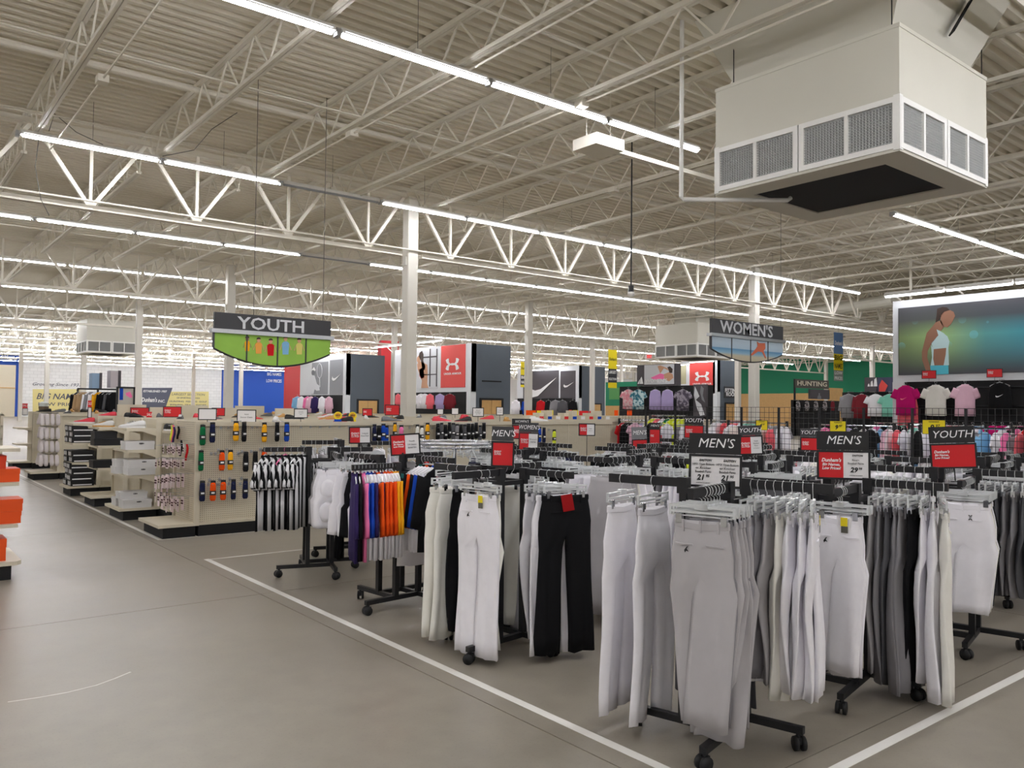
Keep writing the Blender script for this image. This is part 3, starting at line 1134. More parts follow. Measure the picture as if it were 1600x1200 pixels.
def garment(loc, ang, kind, col, label, group, detail=1, var=0, sleeves=None, yaw=0.0, logo=None, tagc=None, hcol=None, scale=1.0, zs=1.0, size=1.0):
    nm = ('hanging_shorts' if kind == 'girdle' else 'hanging_pants') if kind in PANTS else {'tee': 'hanging_shirt', 'tank': 'hanging_tank_top', 'raglan': 'hanging_raglan_shirt', 'long': 'hanging_jacket'}[kind]
    if col is F_REF:
        nm = 'hanging_referee_shirt'
    t = thing(nm, label, 'pants' if kind in PANTS and kind != 'girdle' else ('shorts' if kind == 'girdle' else 'shirt'), loc, ang + yaw, group)
    t.scale = (size,) * 3
    if kind in PANTS:
        ms = PANTS[kind]
        p = link('pants', ms[var % len(ms)], t, None, None, col)
        p.scale = (1, scale, zs)
        if zs != 1.0:
            p.location.z = -0.15 + 0.15 * zs
        h = link('hanger', m_hang_clip, t)
        if detail:
            b = link('waistband', waistband(WB[kind]), t, None, None, col)
            b.scale = (1, scale, 1)
            for y in (-0.12, 0.12):
                link('clip', m_clip, h, (0, y * scale, 0))
        if detail > 1:
            link('pocket_welt', m_pocket, t, None, None, col)
        if kind == 'girdle':
            for y, z in ((0.11, -0.32), (-0.11, -0.32), (0.12, -0.53), (-0.12, -0.53)):
                link('thigh_pad', m_pad, t, (0.03, y, z), None, col)
    else:
        ms = SHIRT_LONG if kind in ('raglan', 'long') else SHIRT
        link('shirt_body', ms[var % 3], t, None, None, col)
        h = link('hanger', m_hang_shirt, t, None, None, hcol)
        sl = SL_LONG if kind in ('raglan', 'long') else SL_SHORT
        if kind != 'tank':
            for s_ in (-1, 1):
                link('sleeve', sl[s_], t, None, None, sleeves or col)
        if detail and kind != 'tank':
            link('collar', m_collar, t, None, None, sleeves or (F_BLACK if col is F_REF else col))
    if logo:
        link('logo', logo, t)
    if tagc == 'y':
        link('tag', m_tag_y, t)
        link('tag_lower', m_tag_g, t)
    elif tagc == 'r':
        link('sale_tag', m_tag_r, t)
    return t


_pd = MB()
_pd.rings([[(dx, r_ * cos(2 * pi * k / 14) * 0.075, r_ * sin(2 * pi * k / 14) * 0.09) for k in range(14)] for r_, dx in ((1.0, 0.0), (0.92, 0.014), (0.6, 0.02), (0.05, 0.022))], cap1=True)
m_pad = _pd.mesh('thigh_pad', F_WHITE, True)


def hang(rack, arm, items, noun, detail=1):
    # items: (s, kind, colour, extra dict), s = distance from the post
    items = sorted(items, key=lambda q: -q[0])
    for n, it in enumerate(items):
        s_, kind, col = it[:3]
        kw = dict(it[3]) if len(it) > 3 else {}
        p, ang = rack.spot(arm, s_)
        nn = {'girdle': 'padded shorts', 'tee': 'shirt', 'raglan': 'raglan shirt', 'long': 'long shirt', 'tank': 'tank top', 'ref': 'referee shirt'}.get(kind, noun)
        lab = '%s %s, %s from tip of %s arm, %s' % (COLNAME[col.name], nn, ORD[n + 1], arm, rack.name)
        garment(p + Vector((0, 0, 0.001)), ang, kind if kind != 'ref' else 'tee', col, lab, 'garments on ' + rack.name, kw.pop('detail', detail), kw.pop('var', n), yaw=kw.pop('yaw', RND.uniform(-0.06, 0.06)), **kw)


rackA = Rack(3.304, 2.505, 14, (1.262, 1.262, 1.25, 1.268), 'black four-way rack on casters under the black sign priced 21.95 twice', 'two-price rack')
rackB = Rack(4.443, 2.479, 12, (1.20, 1.215, 1.205, 1.20), 'black four-way rack on casters under the black sign priced 29.98', 'half-red rack')
rackC = Rack(3.363, 4.311, 8, (1.205, 1.2, 1.215, 1.21), "black four-way rack holding the single black pants, under grey-topped men's sign", 'black-pants rack')
rackD = Rack(3.44, 5.74, 6, (1.16, 1.21, 1.22, 1.21), 'black four-way rack hung with coloured raglan shirts', 'raglan rack')
rackE = Rack(3.473, 7.30, -18, (1.215, 1.17, 1.2, 1.2), 'black four-way rack hung with striped referee shirts by the floor stripe corner', 'referee rack')
rackG = Rack(5.99, 2.494, 13, (1.17, 1.21, 1.2, 1.22), 'black four-way rack under the black-topped youth sign with plain red card', 'youth rack')

W_, G_, K_, O_, D_ = F_WHITE, F_GREY, F_BLACK, F_CREAM, F_DARK
hang(rackA, 'left', [(0.35, 'open', W_, dict(yaw=0.02, detail=2, zs=1.03, scale=0.92)), (0.17, 'open', W_, dict(yaw=-0.02, zs=1.04, scale=0.92, logo=m_logo, tagc='y', detail=2))], 'baseball pants')
hang(rackA, 'front', [(0.30, 'fold', G_, dict(yaw=0.02, logo=m_logo, detail=2, scale=0.88, zs=0.96)), (0.265, 'fold', F_MID, dict(var=2, scale=0.86, zs=0.95)), (0.235, 'knick', G_, dict(var=1, yaw=-0.1)), (0.20, 'knick', G_, dict(tagc='y')), (0.165, 'fold', G_, dict(var=3, zs=1.06)),
                      (0.13, 'knick', F_MID), (0.10, 'fold', G_)], 'baseball pants')
hang(rackA, 'right', [(0.325, 'fold', W_, dict(logo=m_logo, tagc='y', detail=2, zs=0.9, yaw=0.25)), (0.28, 'fold', W_, dict(zs=0.9, yaw=0.2)), (0.23, 'fold', F_LILAC if False else W_, dict(zs=0.88, var=3, yaw=0.15)), (0.185, 'fold', O_, dict(zs=0.93, var=1, yaw=0.1)),
                      (0.145, 'fold', G_, dict(zs=0.86)), (0.105, 'fold', F_MID, dict(zs=0.84)), (0.065, 'fold', W_, dict(zs=0.86)), (0.03, 'knick', G_, dict(tagc='y'))], 'baseball pants')
hang(rackA, 'back', [(0.36, 'fold', G_), (0.29, 'fold', F_MID), (0.22, 'fold', G_), (0.15, 'open', D_), (0.08, 'fold', G_)], 'baseball pants')
hang(rackB, 'left', [(0.14, 'fold', D_), (0.10, 'fold', D_, dict(var=2)), (0.065, 'fold', D_), (0.03, 'fold', F_MID)], 'baseball pants')
hang(rackB, 'front', [(0.30, 'fold', W_, dict(zs=0.87, logo=m_logo, tagc='y', detail=2, scale=0.72, yaw=-0.05)), (0.27, 'fold', W_, dict(zs=0.89, var=1, scale=0.72)), (0.24, 'fold', W_, dict(zs=0.9, scale=0.72))], 'baseball pants')
hang(rackB, 'right', [(0.395, 'open', O_, dict(logo=m_logo_arch, yaw=0.3, scale=0.9, detail=2)), (0.345, 'open', W_, dict(logo=m_logo_arch, yaw=0.2, scale=0.86)), (0.30, 'fold', W_, dict(logo=m_logo, yaw=0.1)), (0.26, 'fold', K_, dict(var=1)), (0.215, 'open', F_MID, dict(scale=0.85, yaw=-0.1)),
                      (0.17, 'open', F_MID, dict(scale=0.8)), (0.13, 'fold', D_, dict(zs=1.05)), (0.09, 'fold', F_MID, dict(zs=1.05)), (0.05, 'fold', G_)], 'baseball pants')
hang(rackB, 'back', [(0.33, 'fold', G_), (0.26, 'fold', F_MID), (0.19, 'fold', G_), (0.12, 'fold', D_), (0.06, 'fold', W_)], 'baseball pants')
hang(rackC, 'front', [(0.20, 'open', W_, dict(logo=m_logo, tagc='y', detail=2, yaw=0.1, scale=0.86)), (0.12, 'fold', O_, dict(var=2, zs=1.04, yaw=-0.2))], 'baseball pants')
hang(rackC, 'left', [(0.26, 'open', O_, dict(yaw=-0.15)), (0.17, 'open', O_, dict(yaw=-0.1, var=3)), (0.08, 'fold', K_)], 'baseball pants')
hang(rackC, 'right', [(0.36, 'split', K_, dict(yaw=-0.42, tagc='r', detail=2)), (0.30, 'open', W_, dict(yaw=-0.3, var=1)), (0.22, 'fold', F_MID), (0.15, 'fold', W_)], 'baseball pants')
hang(rackC, 'back', [(0.34, 'fold', W_), (0.28, 'fold', W_, dict(var=2)), (0.2, 'fold', F_MID), (0.12, 'open', W_), (0.05, 'fold', O_)], 'baseball pants')
rag = [(0.40, F_PURP, F_PURP), (0.365, K_, K_), (0.335, F_PINK, F_PINK), (0.30, G_, F_ROYAL), (0.265, W_, F_ROYAL), (0.235, W_, F_PURP), (0.20, W_, F_ORANGE), (0.165, W_, F_PURP), (0.14, W_, F_ORANGE), (0.11, W_, F_ORANGE), (0.08, W_, F_ORANGE), (0.05, W_, F_GOLD), (0.022, W_, F_GOLD)]
hang(rackD, 'front', [(s_, 'raglan', c_, dict(sleeves=k_, yaw=-0.45 + RND.uniform(-0.08, 0.08), size=0.82)) for s_, c_, k_ in rag], 'shirt')
hang(rackD, 'right', [(0.36, 'fold', W_, dict(yaw=0.2)), (0.30, 'raglan', K_, dict(size=0.85, yaw=-0.2)), (0.255, 'raglan', W_, dict(sleeves=F_ROYAL, size=0.85, yaw=-0.2)), (0.21, 'raglan', W_, dict(sleeves=K_, size=0.85, yaw=-0.2)), (0.17, 'raglan', W_, dict(sleeves=F_ORANGE, size=0.85, yaw=-0.2)), (0.13, 'raglan', W_, dict(sleeves=K_, size=0.85, yaw=-0.2)), (0.09, 'raglan', W_, dict(sleeves=F_TEAL, size=0.85, yaw=-0.2)), (0.05, 'raglan', W_, dict(sleeves=K_))], 'pants')
hang(rackD, 'left', [(0.36, 'girdle', W_), (0.28, 'girdle', W_), (0.2, 'girdle', K_), (0.12, 'girdle', W_)], 'shorts')
hang(rackD, 'back', [(0.36, 'raglan', W_, dict(sleeves=F_ROYAL)), (0.28, 'raglan', W_, dict(sleeves=K_)), (0.2, 'raglan', W_, dict(sleeves=F_RED)), (0.1, 'raglan', G_)], 'shirt')
hang(rackE, 'front', [(0.40 - 0.06 * q, 'ref', F_REF, dict(yaw=-0.45 + RND.uniform(-0.12, 0.12), size=0.95, hcol=F_PINK if q == 3 else None)) for q in range(7)], 'shirt')
hang(rackE, 'right', [(0.33, 'girdle', W_, dict(yaw=0.25)), (0.22, 'girdle', W_, dict(yaw=0.1)), (0.12, 'girdle', G_)], 'shorts')
hang(rackE, 'back', [(0.3, 'ref', F_REF), (0.2, 'ref', F_REF), (0.1, 'fold', K_)], 'pants')
hang(rackG, 'front', [(0.31, 'short', W_, dict(yaw=-0.1, logo=m_logo_arch, detail=2, scale=1.12)), (0.27, 'short', W_, dict(var=1, scale=1.1)), (0.23, 'short', O_, dict(scale=1.1)), (0.19, 'short', F_MID), (0.15, 'short', G_), (0.11, 'short', G_), (0.07, 'short', W_), (0.03, 'short', K_)], 'youth baseball pants')
hang(rackG, 'right', [(0.38, 'short', W_, dict(yaw=0.2)), (0.33, 'short', F_MID), (0.28, 'short', D_), (0.23, 'short', F_MID), (0.18, 'short', F_MID), (0.13, 'short', D_), (0.08, 'short', K_), (0.035, 'short', W_)], 'youth baseball pants')
hang(rackG, 'left', [(0.37, 'short', G_), (0.31, 'short', W_), (0.25, 'short', G_), (0.19, 'short', O_), (0.12, 'short', F_MID), (0.06, 'short', W_)], 'youth baseball pants')
hang(rackG, 'back', [(0.36, 'short', W_), (0.29, 'short', G_), (0.22, 'short', F_MID), (0.15, 'short', D_), (0.08, 'short', W_)], 'youth baseball pants')

# ------------------------------------------------------------------ racks further in: position, angle, heights, what hangs on them
P_ALL = [W_, G_, F_MID, D_, K_, O_]
far_racks = [
    (4.80, 4.42, 10, (1.25, 1.23, 1.24, 1.22), "black four-way rack of white pants behind the 21.95 rack's left arm", 'white-pants rack', [W_, O_, F_MID, G_], ('open', 'fold')),
    (5.62, 3.72, 20, (1.22, 1.25, 1.24, 1.2), 'black four-way rack of grey pants under the youth sign with half white card', 'half-card youth rack', [G_, F_MID, D_, W_], ('fold', 'short')),
    (4.95, 5.95, 4, (1.22, 1.2, 1.22, 1.21), 'black four-way rack of dark and white pants behind the single black pants', 'dark-pants rack', [K_, W_, D_, K_], ('fold', 'open')),
    (6.85, 3.55, 16, (1.2, 1.22, 1.22, 1.24), 'black four-way rack of white jerseys behind the 29.98 sign', 'white-jersey rack', [W_, W_, O_, G_], ('tee', 'long')),
    (6.95, 4.72, 12, (1.22, 1.22, 1.25, 1.22), 'black four-way rack of grey pants under the plain red youth card', 'red-card youth rack', [G_, F_MID, W_], ('short', 'fold')),
    (7.75, 2.86, 10, (1.2, 1.22, 1.22, 1.22), 'black four-way rack of grey and white pants beyond the youth rack', 'grey-pants rack', [F_MID, G_, D_, W_, K_], ('short', 'fold')),
    (5.85, 7.0, 8, (1.2, 1.22, 1.2, 1.2), "black four-way rack under the pair of women's signs", "women's rack", [W_, K_, F_MID, F_NAVY], ('fold', 'tee')),
    (4.2, 8.05, -20, (1.24, 1.22, 1.22, 1.24), 'black four-way rack nearest the sock wall behind the referee shirts', 'sock-wall rack', [W_, K_, G_], ('girdle', 'tee')),
    (6.5, 5.85, 14, (1.2, 1.2, 1.23, 1.2), 'black four-way rack of black pants and lime shirts mid floor', 'lime rack', [K_, K_, F_LIME, F_MAROON, K_], ('fold', 'tee')),
    (7.15, 6.35, 5, (1.2, 1.2, 1.2, 1.2), "black four-way rack under the pale grey men's sign", "pale men's rack", [W_, G_, K_], ('short', 'tee')),
    (8.35, 4.55, 8, (1.22, 1.2, 1.22, 1.2), 'black four-way rack before the wire grid screens', 'grid-side rack', [W_, G_, F_MID, K_], ('short', 'fold')),
    (8.3, 6.2, 15, (1.2, 1.22, 1.2, 1.2), "black four-way rack under the small red men's card", "red men's rack", [K_, W_, F_MID, F_LPINK], ('fold', 'tee')),
    (9.2, 3.3, 6, (1.2, 1.2, 1.2, 1.2), 'black four-way rack at the near end of the wire grid screens', 'grid-end rack', [W_, G_, K_], ('short', 'fold')),
    (9.0, 7.3, 10, (1.2, 1.2, 1.2, 1.2), 'black four-way rack of dark pants at the far end of the wire grid screens', 'far-grid rack', [K_, D_, W_], ('fold', 'tee')),
]
FR = []
for x, y, a, hs, lab, nm, cols, kinds in far_racks:
    rk = Rack(x, y, a, hs, lab, nm, near=False)
    FR.append(rk)
    for arm in ARMS:
        n = RND.randint(5, 7)
        c0 = RND.choice(cols)
        its = []
        for q in range(n):
            if RND.random() < 0.4:
                c0 = RND.choice(cols)
            its.append((0.40 - q * 0.35 / n - RND.uniform(0, 0.02), RND.choice(kinds), c0, dict(yaw=RND.uniform(-0.15, 0.15), detail=0)))
        hang(rk, arm, its, 'pants', 0)


# ------------------------------------------------------------------ chrome rounder full of clear hangers
t = thing('round_rack', 'chrome round rack full of empty clear hangers behind the raglan shirts', 'clothes rack', (4.85, 7.0, 0))
for r_, nm in ((0.45, 'ring'), (0.40, 'ring')):
    ob(nm, MB().tube([(r_ * cos(2 * pi * k / 28), r_ * sin(2 * pi * k / 28), 1.24 if r_ > 0.42 else 1.2) for k in range(29)], 0.013, 8), M_CHROME, t, smooth=True)
ob('post', MB().tube([(0, 0, 0.1), (0, 0, 1.24)], 0.02, 10), M_CHROME, t)
for k in range(4):
    a = k * pi / 2
    ob('spoke', MB().tube([(0, 0, 1.22), (0.45 * cos(a), 0.45 * sin(a), 1.24)], 0.01, 6), M_CHROME, t)
    ob('leg', MB().tube([(0, 0, 0.12), (0.4 * cos(a), 0.4 * sin(a), 0.015)], 0.014, 6), M_CHROME, t)
for k in range(46):
    a = 2 * pi * k / 46
    o = link('clear_hanger', m_hang_clip if k % 3 else m_hang_shirt, None, (4.85 + 0.45 * cos(a), 7.0 + 0.45 * sin(a), 1.253), (0, 0, a + pi / 2 + RND.uniform(-0.2, 0.2)))
    tag(o, 'empty clear plastic hanger on the chrome round rack', 'hanger', 'empty hangers on the chrome round rack')

# ------------------------------------------------------------------ card signs on stems
def face_cam(p, off=0.0):
    return math.atan2(-p[0], p[1]) + off


def sale_sign(p, w, hc, label, header=None, hh=0.0, hmat=None, kind='red', stem=0.2, yaw=None, off=0.0, roll=0.0, frame=0.012, lines=None, small=False, ground=None, group=None):
    # p = bottom centre of the card, w = width, hc = card height, hh = height of the header board above it
    t = thing('card_sign', label, 'sign', p, face_cam(p, off) if yaw is None else yaw, group)
    t.rotation_euler.y = roll
    f = MB()
    f.box(-w / 2 - frame, w / 2 + frame, 0.0, 0.008, -frame, 0).box(-w / 2 - frame, w / 2 + frame, 0.0, 0.008, hc, hc + frame)
    f.box(-w / 2 - frame, -w / 2, 0, 0.008, 0, hc).box(w / 2, w / 2 + frame, 0, 0.008, 0, hc)
    ob('frame', f, M_BLACK, t)
    if stem:
        s_ = MB().tube([(0, 0.012, -stem), (0, 0.012, hc * 0.5)], 0.005, 6)
        s_.tube([(0, 0.012, -stem - 0.006), (0, 0.012, -stem)], 0.03, 10)
        ob('stem', s_, M_BLACK, t)
    y0 = 0.0025
    if kind == 'red':
        ob('card', MB().box(-w / 2, w / 2, y0, 0.006, 0, hc), M_RED, t)
        shop(t, -w * 0.27, hc * 0.55, w * 0.36, y0)
    elif kind == 'redwhite':
        ob('card', MB().box(-w / 2, 0, y0, 0.006, 0, hc), M_RED, t)
        ob('price_card', MB().box(0, w / 2, y0, 0.006, 0, hc), M_CARD, t)
        shop(t, -w * 0.25, hc * 0.52, w * 0.4, y0)
        put_lines(t, w * 0.25, hc, w * 0.4, y0, lines)
    elif kind == 'white2':
        ob('price_card', MB().box(-w / 2, 0, y0, 0.006, 0, hc), M_CARD, t)
        ob('price_card', MB().box(0, w / 2, y0, 0.006, 0, hc), M_CARD, t)
        for x in (-w * 0.25, w * 0.25):
            put_lines(t, x, hc, w * 0.42, y0, lines)
    elif kind == 'white':
        ob('card', MB().box(-w / 2, w / 2, y0, 0.006, 0, hc), M_CARD, t)
        put_lines(t, 0, hc, w * 0.8, y0, lines)
    elif kind == 'yellow':
        ob('card', MB().box(-w / 2, w / 2, y0, 0.006, 0, hc), M_YEL, t)
        put_lines(t, 0, hc, w * 0.8, y0, lines)
    if header:
        hb = MB().box(-w / 2 - frame, w / 2 + frame * 0.4, 0.001, 0.006, hc + frame + 0.002, hc + frame + hh)
        ob('header', hb, hmat or M_BLKCARD, t)
        lettering(t, header, 0, hc + frame + hh * 0.52, 0.0, hh * 0.62 if not small else hh * 0.5, M_INKW, bold=0.0, shear=0.22, sx=min(1.0, 1.55 * w / (len(header) * hh * 0.42)) * (1.0 if len(header) < 6 else 0.8))
    return t


def shop(t, x, z, ww, y):
    # white italic store lettering: name over two lines of slogan
    s = ww * 0.27
    lettering(t, "Dunham's", x, z + s * 0.85, y - 0.001, s, M_INKW, bold=s * 0.03, shear=0.3, sx=0.92)
    lettering(t, 'Big Names,', x - ww * 0.0, z - s * 0.02, y - 0.001, s * 0.78, M_INKW, bold=s * 0.025, shear=0.2, sx=0.95)
    lettering(t, 'Low Prices!', x + ww * 0.01, z - s * 0.78, y - 0.001, s * 0.78, M_INKW, bold=s * 0.025, shear=0.2, sx=0.95)


def put_lines(t, x, hc, ww, y, lines):
    for ln in lines or ():
        body, zf, sf = ln[:3]
        b = ln[3] if len(ln) > 3 else 0.0
        xo = ln[4] if len(ln) > 4 else 0.0
        s = hc * sf
        est = len(body) * s * 0.5
        lettering(t, body, x + xo * ww, hc * zf, y - 0.001, s, M_INKK, bold=s * b, shear=0.2 if b else 0.0, sx=min(1.0, ww / max(est, 1e-4)))


LP = [('EASTON', 0.87, 0.11, 0.03, 0.1), ('HMX Open Bottom', 0.73, 0.12), ('or Knicker', 0.6, 0.12), ('Baseball Pants', 0.47, 0.12), ('21', 0.26, 0.26, 0.035, -0.12), ('95', 0.32, 0.13, 0.02, 0.22), ('wood bats not included', 0.08, 0.05)]
LB = [('EASTON', 0.88, 0.1, 0.03, 0.08), ('Rival+', 0.7, 0.11), ('Baseball Pants', 0.57, 0.11), ('29', 0.31, 0.26, 0.035, -0.1), ('98', 0.37, 0.13, 0.02, 0.22), ('wood bats not included', 0.1, 0.05)]
p = atd(1117, 758.5, 4.05)
sale_sign(p, 0.235, 0.142, "black-topped men's sign with two white price cards reading 21.95", "MEN'S", 0.105, M_BLKCARD, 'white2', 0.1, lines=LP, roll=radians(1.0))
p = atd(1318, 746.5, 4.75)
sale_sign(p, 0.268, 0.148, "black-topped men's sign, red card left and white 29.98 price card right", "MEN'S", 0.112, M_BLKCARD, 'redwhite', 0.14, lines=LB, roll=radians(-0.5))
p = atd(1491, 729.5, 5.75)
sale_sign(p, 0.27, 0.155, 'black-topped youth sign with plain red card, second from the right edge', 'YOUTH', 0.12, M_BLKCARD, 'red', 0.1, roll=radians(-3.5))
p = atd(785, 727, 5.45)
sale_sign(p, 0.132, 0.15, "grey-topped men's sign with tall red card above the black pants", "MEN'S", 0.098, M_GREYCARD, 'red', 0.12, roll=radians(1.2))
p = atd(634, 709, 6.75)
sale_sign(p, 0.225, 0.155, 'black-framed sign, half red and half white, above the raglan shirts', kind='redwhite', stem=0.12, roll=radians(-4), lines=[('Youth', 0.66, 0.13), ('3/4 Sleeve', 0.48, 0.13), ('Baseball Shirt', 0.32, 0.13)])
p = atd(562.5, 691.5, 8.3)
sale_sign(p, 0.2, 0.15, 'smaller half red, half white sign before the sock wall behind referee shirts', kind='redwhite', stem=0.2, roll=radians(-1), lines=[('Volleyball', 0.62, 0.13), ('Knee Pads', 0.45, 0.13)])
p = atd(825.5, 702, 8.6)
sale_sign(p, 0.19, 0.165, "front one of the paired women's signs, red and white card", "WOMEN'S", 0.105, M_GREYCARD, 'redwhite', 0.15, roll=radians(1.5), lines=[("Women's", 0.64, 0.12), ('Softball Pants', 0.48, 0.12)])
p = atd(815, 684.5, 9.3)
sale_sign(p, 0.2, 0.14, "rear one of the paired women's signs, half hidden red card", "WOMEN'S", 0.07, M_BLKCARD, 'red', 0.25)
p = atd(1001, 716, 9.0)
sale_sign(p, 0.15, 0.2, "men's sign with pale grey header over leaning red card", "MEN'S", 0.135, mat('pale grey card', (122, 122, 124), 0.5), 'red', 0.12, roll=radians(-3), small=True)
p = atd(1023, 692.5, 11.2)
sale_sign(p, 0.13, 0.185, "small far men's sign with dark header over bare red card", "MEN'S", 0.085, M_BLKCARD, 'red', 0.15, small=True)
p = atd(1084, 683.5, 11.0)
sale_sign(p, 0.235, 0.155, 'far youth sign with thin dark frame and plain red card above the two-price sign', 'YOUTH', 0.12, M_BLKCARD, 'red', 0.2, roll=radians(1))
p = atd(1174, 708.5, 6.9)
sale_sign(p, 0.175, 0.14, 'grey-topped youth sign with half red, half white card', 'YOUTH', 0.085, M_GREYCARD, 'redwhite', 0.1, roll=radians(-3.5), lines=[('Youth', 0.75, 0.1), ('Baseball', 0.6, 0.1), ('Pants', 0.46, 0.1), ('as marked', 0.32, 0.08)])
p = atd(1266, 703, 8.0)
sale_sign(p, 0.165, 0.115, "grey-topped youth sign with red card half hidden by the 29.98 men's sign", 'YOUTH', 0.085, M_GREYCARD, 'red', 0.12)
p = atd(917, 679.5, 10.0)
sale_sign(p, 0.18, 0.13, 'narrow sign with red and white halves among the goggles', kind='redwhite', stem=p.z - 0.01, lines=[('Goggles', 0.6, 0.1), ('20% off', 0.4, 0.1)])
for px, py, dd, ww, hh_, txt, lab in ((1309, 676, 10.4, 0.225, 0.155, ('9', '97'), 'yellow 9.97 clearance card clipped on the wire grid, middle of three'), (1459, 678, 9.6, 0.27, 0.17, ('9', '97'), 'yellow 9.97 clearance card clipped on the wire grid, furthest right'), (1190, 671.5, 11.0, 0.19, 0.135, ('4', '97'), 'yellow clearance card clipped on the wire grid, furthest left')):
    p = onx(px, py, 10.375)
    sale_sign(p, ww, hh_, lab, kind='yellow', stem=0, frame=0.006, yaw=-pi / 2, lines=[('CLEARANCE', 0.88, 0.13, 0.02), (txt[0], 0.45, 0.55, 0.03, -0.12), (txt[1], 0.58, 0.28, 0.02, 0.2)])

# ------------------------------------------------------------------ gondola shelving
GH = 1.40


def gondola_run(x0, x1, yf, label, sect=1.05, depth=0.85, panel_y=0.09):
    # double-sided run along X, front at y = yf; pegboard faces -Y
    t = thing('pegboard_gondola', label, 'shelving', (x0, yf, 0))
    L = x1 - x0
    ob('kick_plate', MB().box(0, L, 0.0, depth, 0, 0.135), M_BLACKM, t)
    ob('base_deck', MB().box(0, L, -0.01, depth + 0.01, 0.135, 0.165), M_ALMOND, t)
    n = round(L / sect)
    for k in range(n):
        xa, xb = k * L / n, (k + 1) * L / n
        ob('pegboard_panel', MB().box(xa + 0.002, xb - 0.002, panel_y, panel_y + 0.03, 0.165, GH - 0.05), M_PEG, t)
        ob('upright', MB().box(xa - 0.012, xa + 0.012, panel_y - 0.004, panel_y + 0.06, 0.165, GH), M_ALMOND, t)
    ob('end_panel', MB().box(-0.012, 0.02, panel_y - 0.03, depth - 0.04, 0.165, GH), M_ALMOND, t)
    ob('top_cap', MB().box(-0.01, L, panel_y - 0.03, depth, GH - 0.05, GH - 0.03).box(-0.01, L, panel_y - 0.035, panel_y - 0.02, GH - 0.06, GH - 0.005), M_ALMOND, t)
    return t


def endcap(y0, y1, x0, x1, label, shelves=(), h=GH, peg=False, side_h=None):
    # end fixture facing the aisle (-X); local frame = world axes, origin at the front corner
    t = thing('endcap_shelf', label, 'shelving', (x0, y0, 0))
    w, d = y1 - y0, x1 - x0
    ob('kick_plate', MB().box(0.02, d, 0.02, w - 0.02, 0, 0.13), M_BLACKM, t)
    dk = MB()
    dk.prism([(-0.04, -0.015), (d, -0.015), (d, w + 0.015), (-0.04, w + 0.015)], 0.13, 0.165)
    ob('base_deck', dk, M_ALMOND, t)
    ob('back_panel', MB().box(d, d + 0.03, 0, w, 0.165, h), M_PEG if peg else M_ALMOND, t)
    ob('upright', MB().box(d - 0.03, d + 0.035, -0.012, 0.025, 0.13, h), M_ALMOND, t)
    ob('upright', MB().box(d - 0.03, d + 0.035, w - 0.025, w + 0.012, 0.13, h), M_ALMOND, t)
    for z, dep in shelves:
        sh = MB().box(d - dep, d, 0.0, w, z - 0.035, z)
        s = ob('shelf', sh, M_ALMOND, t)
        for yy in (-0.006, w):
            br = MB()
            br.add([(d, yy, z - 0.12), (d, yy, z), (d - dep, yy, z), (d - dep, yy, z - 0.035), (d - dep * 0.5, yy, z - 0.045), (d, yy + 0.006, z - 0.12), (d, yy + 0.006, z), (d - dep, yy + 0.006, z), (d - dep, yy + 0.006, z - 0.035), (d - dep * 0.5, yy + 0.006, z - 0.045)],
                   [(0, 1, 2, 3, 4), (9, 8, 7, 6, 5), (0, 5, 6, 1), (1, 6, 7, 2), (2, 7, 8, 3), (3, 8, 9, 4), (4, 9, 5, 0)])
            ob('bracket', br, M_ALMOND, s)
    return t


run1 = gondola_run(3.25, 10.5, 10.16, 'long almond pegboard wall of socks and gloves behind the clothes racks')
for k, (yf, x1, lab) in enumerate(((12.05, 16.0, 'almond shelving run, second row back from the sock wall'), (13.9, 16.0, 'almond shelving run, third row back from the sock wall'),
                                   (15.75, 16.0, 'almond shelving run, fourth row back from the sock wall'), (19.45, 22.0, 'almond shelving run, fifth row back from the sock wall'), (23.0, 19.0, 'almond shelving run, sixth row back from the sock wall'))):
    t = gondola_run(3.32, x1, yf, lab, sect=1.22)
endcap(10.16, 11.02, 2.82, 3.22, 'almond endcap with pegs of keychain packs at the corner of the sock wall', peg=True)
endcap(12.08, 12.90, 2.83, 3.28, 'almond endcap holding white shoe boxes, second from the sock wall corner', [(0.62, 0.44), (0.97, 0.4), (1.27, 0.42)])
endcap(13.94, 14.70, 2.85, 3.30, 'almond endcap with bare base deck and a few black boxes', [(0.60, 0.4), (0.95, 0.4), (1.24, 0.4)])
endcap(15.81, 16.50, 2.85, 3.30, 'almond endcap stacked with black shoe boxes, fourth from the sock wall corner', [(0.58, 0.42), (0.92, 0.42), (1.26, 0.42)])
endcap(19.50, 20.30, 2.82, 3.30, 'almond endcap hung with white slippers, farthest with a black base', h=1.42, peg=True)
endcap(23.2, 24.0, 2.9, 3.4, 'almond endcap far back behind the white slippers', [(0.6, 0.4), (1.0, 0.4)])

# mixed shelves visible between endcap one and two (end of the second run)
t = thing('side_shelf', 'almond wall shelf with loose shoes beside the keychain endcap', 'shelving', (3.32, 11.50, 0))
for z in (0.165, 0.55, 0.9, 1.24):
    ob('shelf', MB().box(0, 2.4, 0.15, 0.55, z - 0.03, z), M_ALMOND, t)
ob('base', MB().box(0, 2.4, 0.1, 0.55, 0, 0.135), M_BLACKM, t)

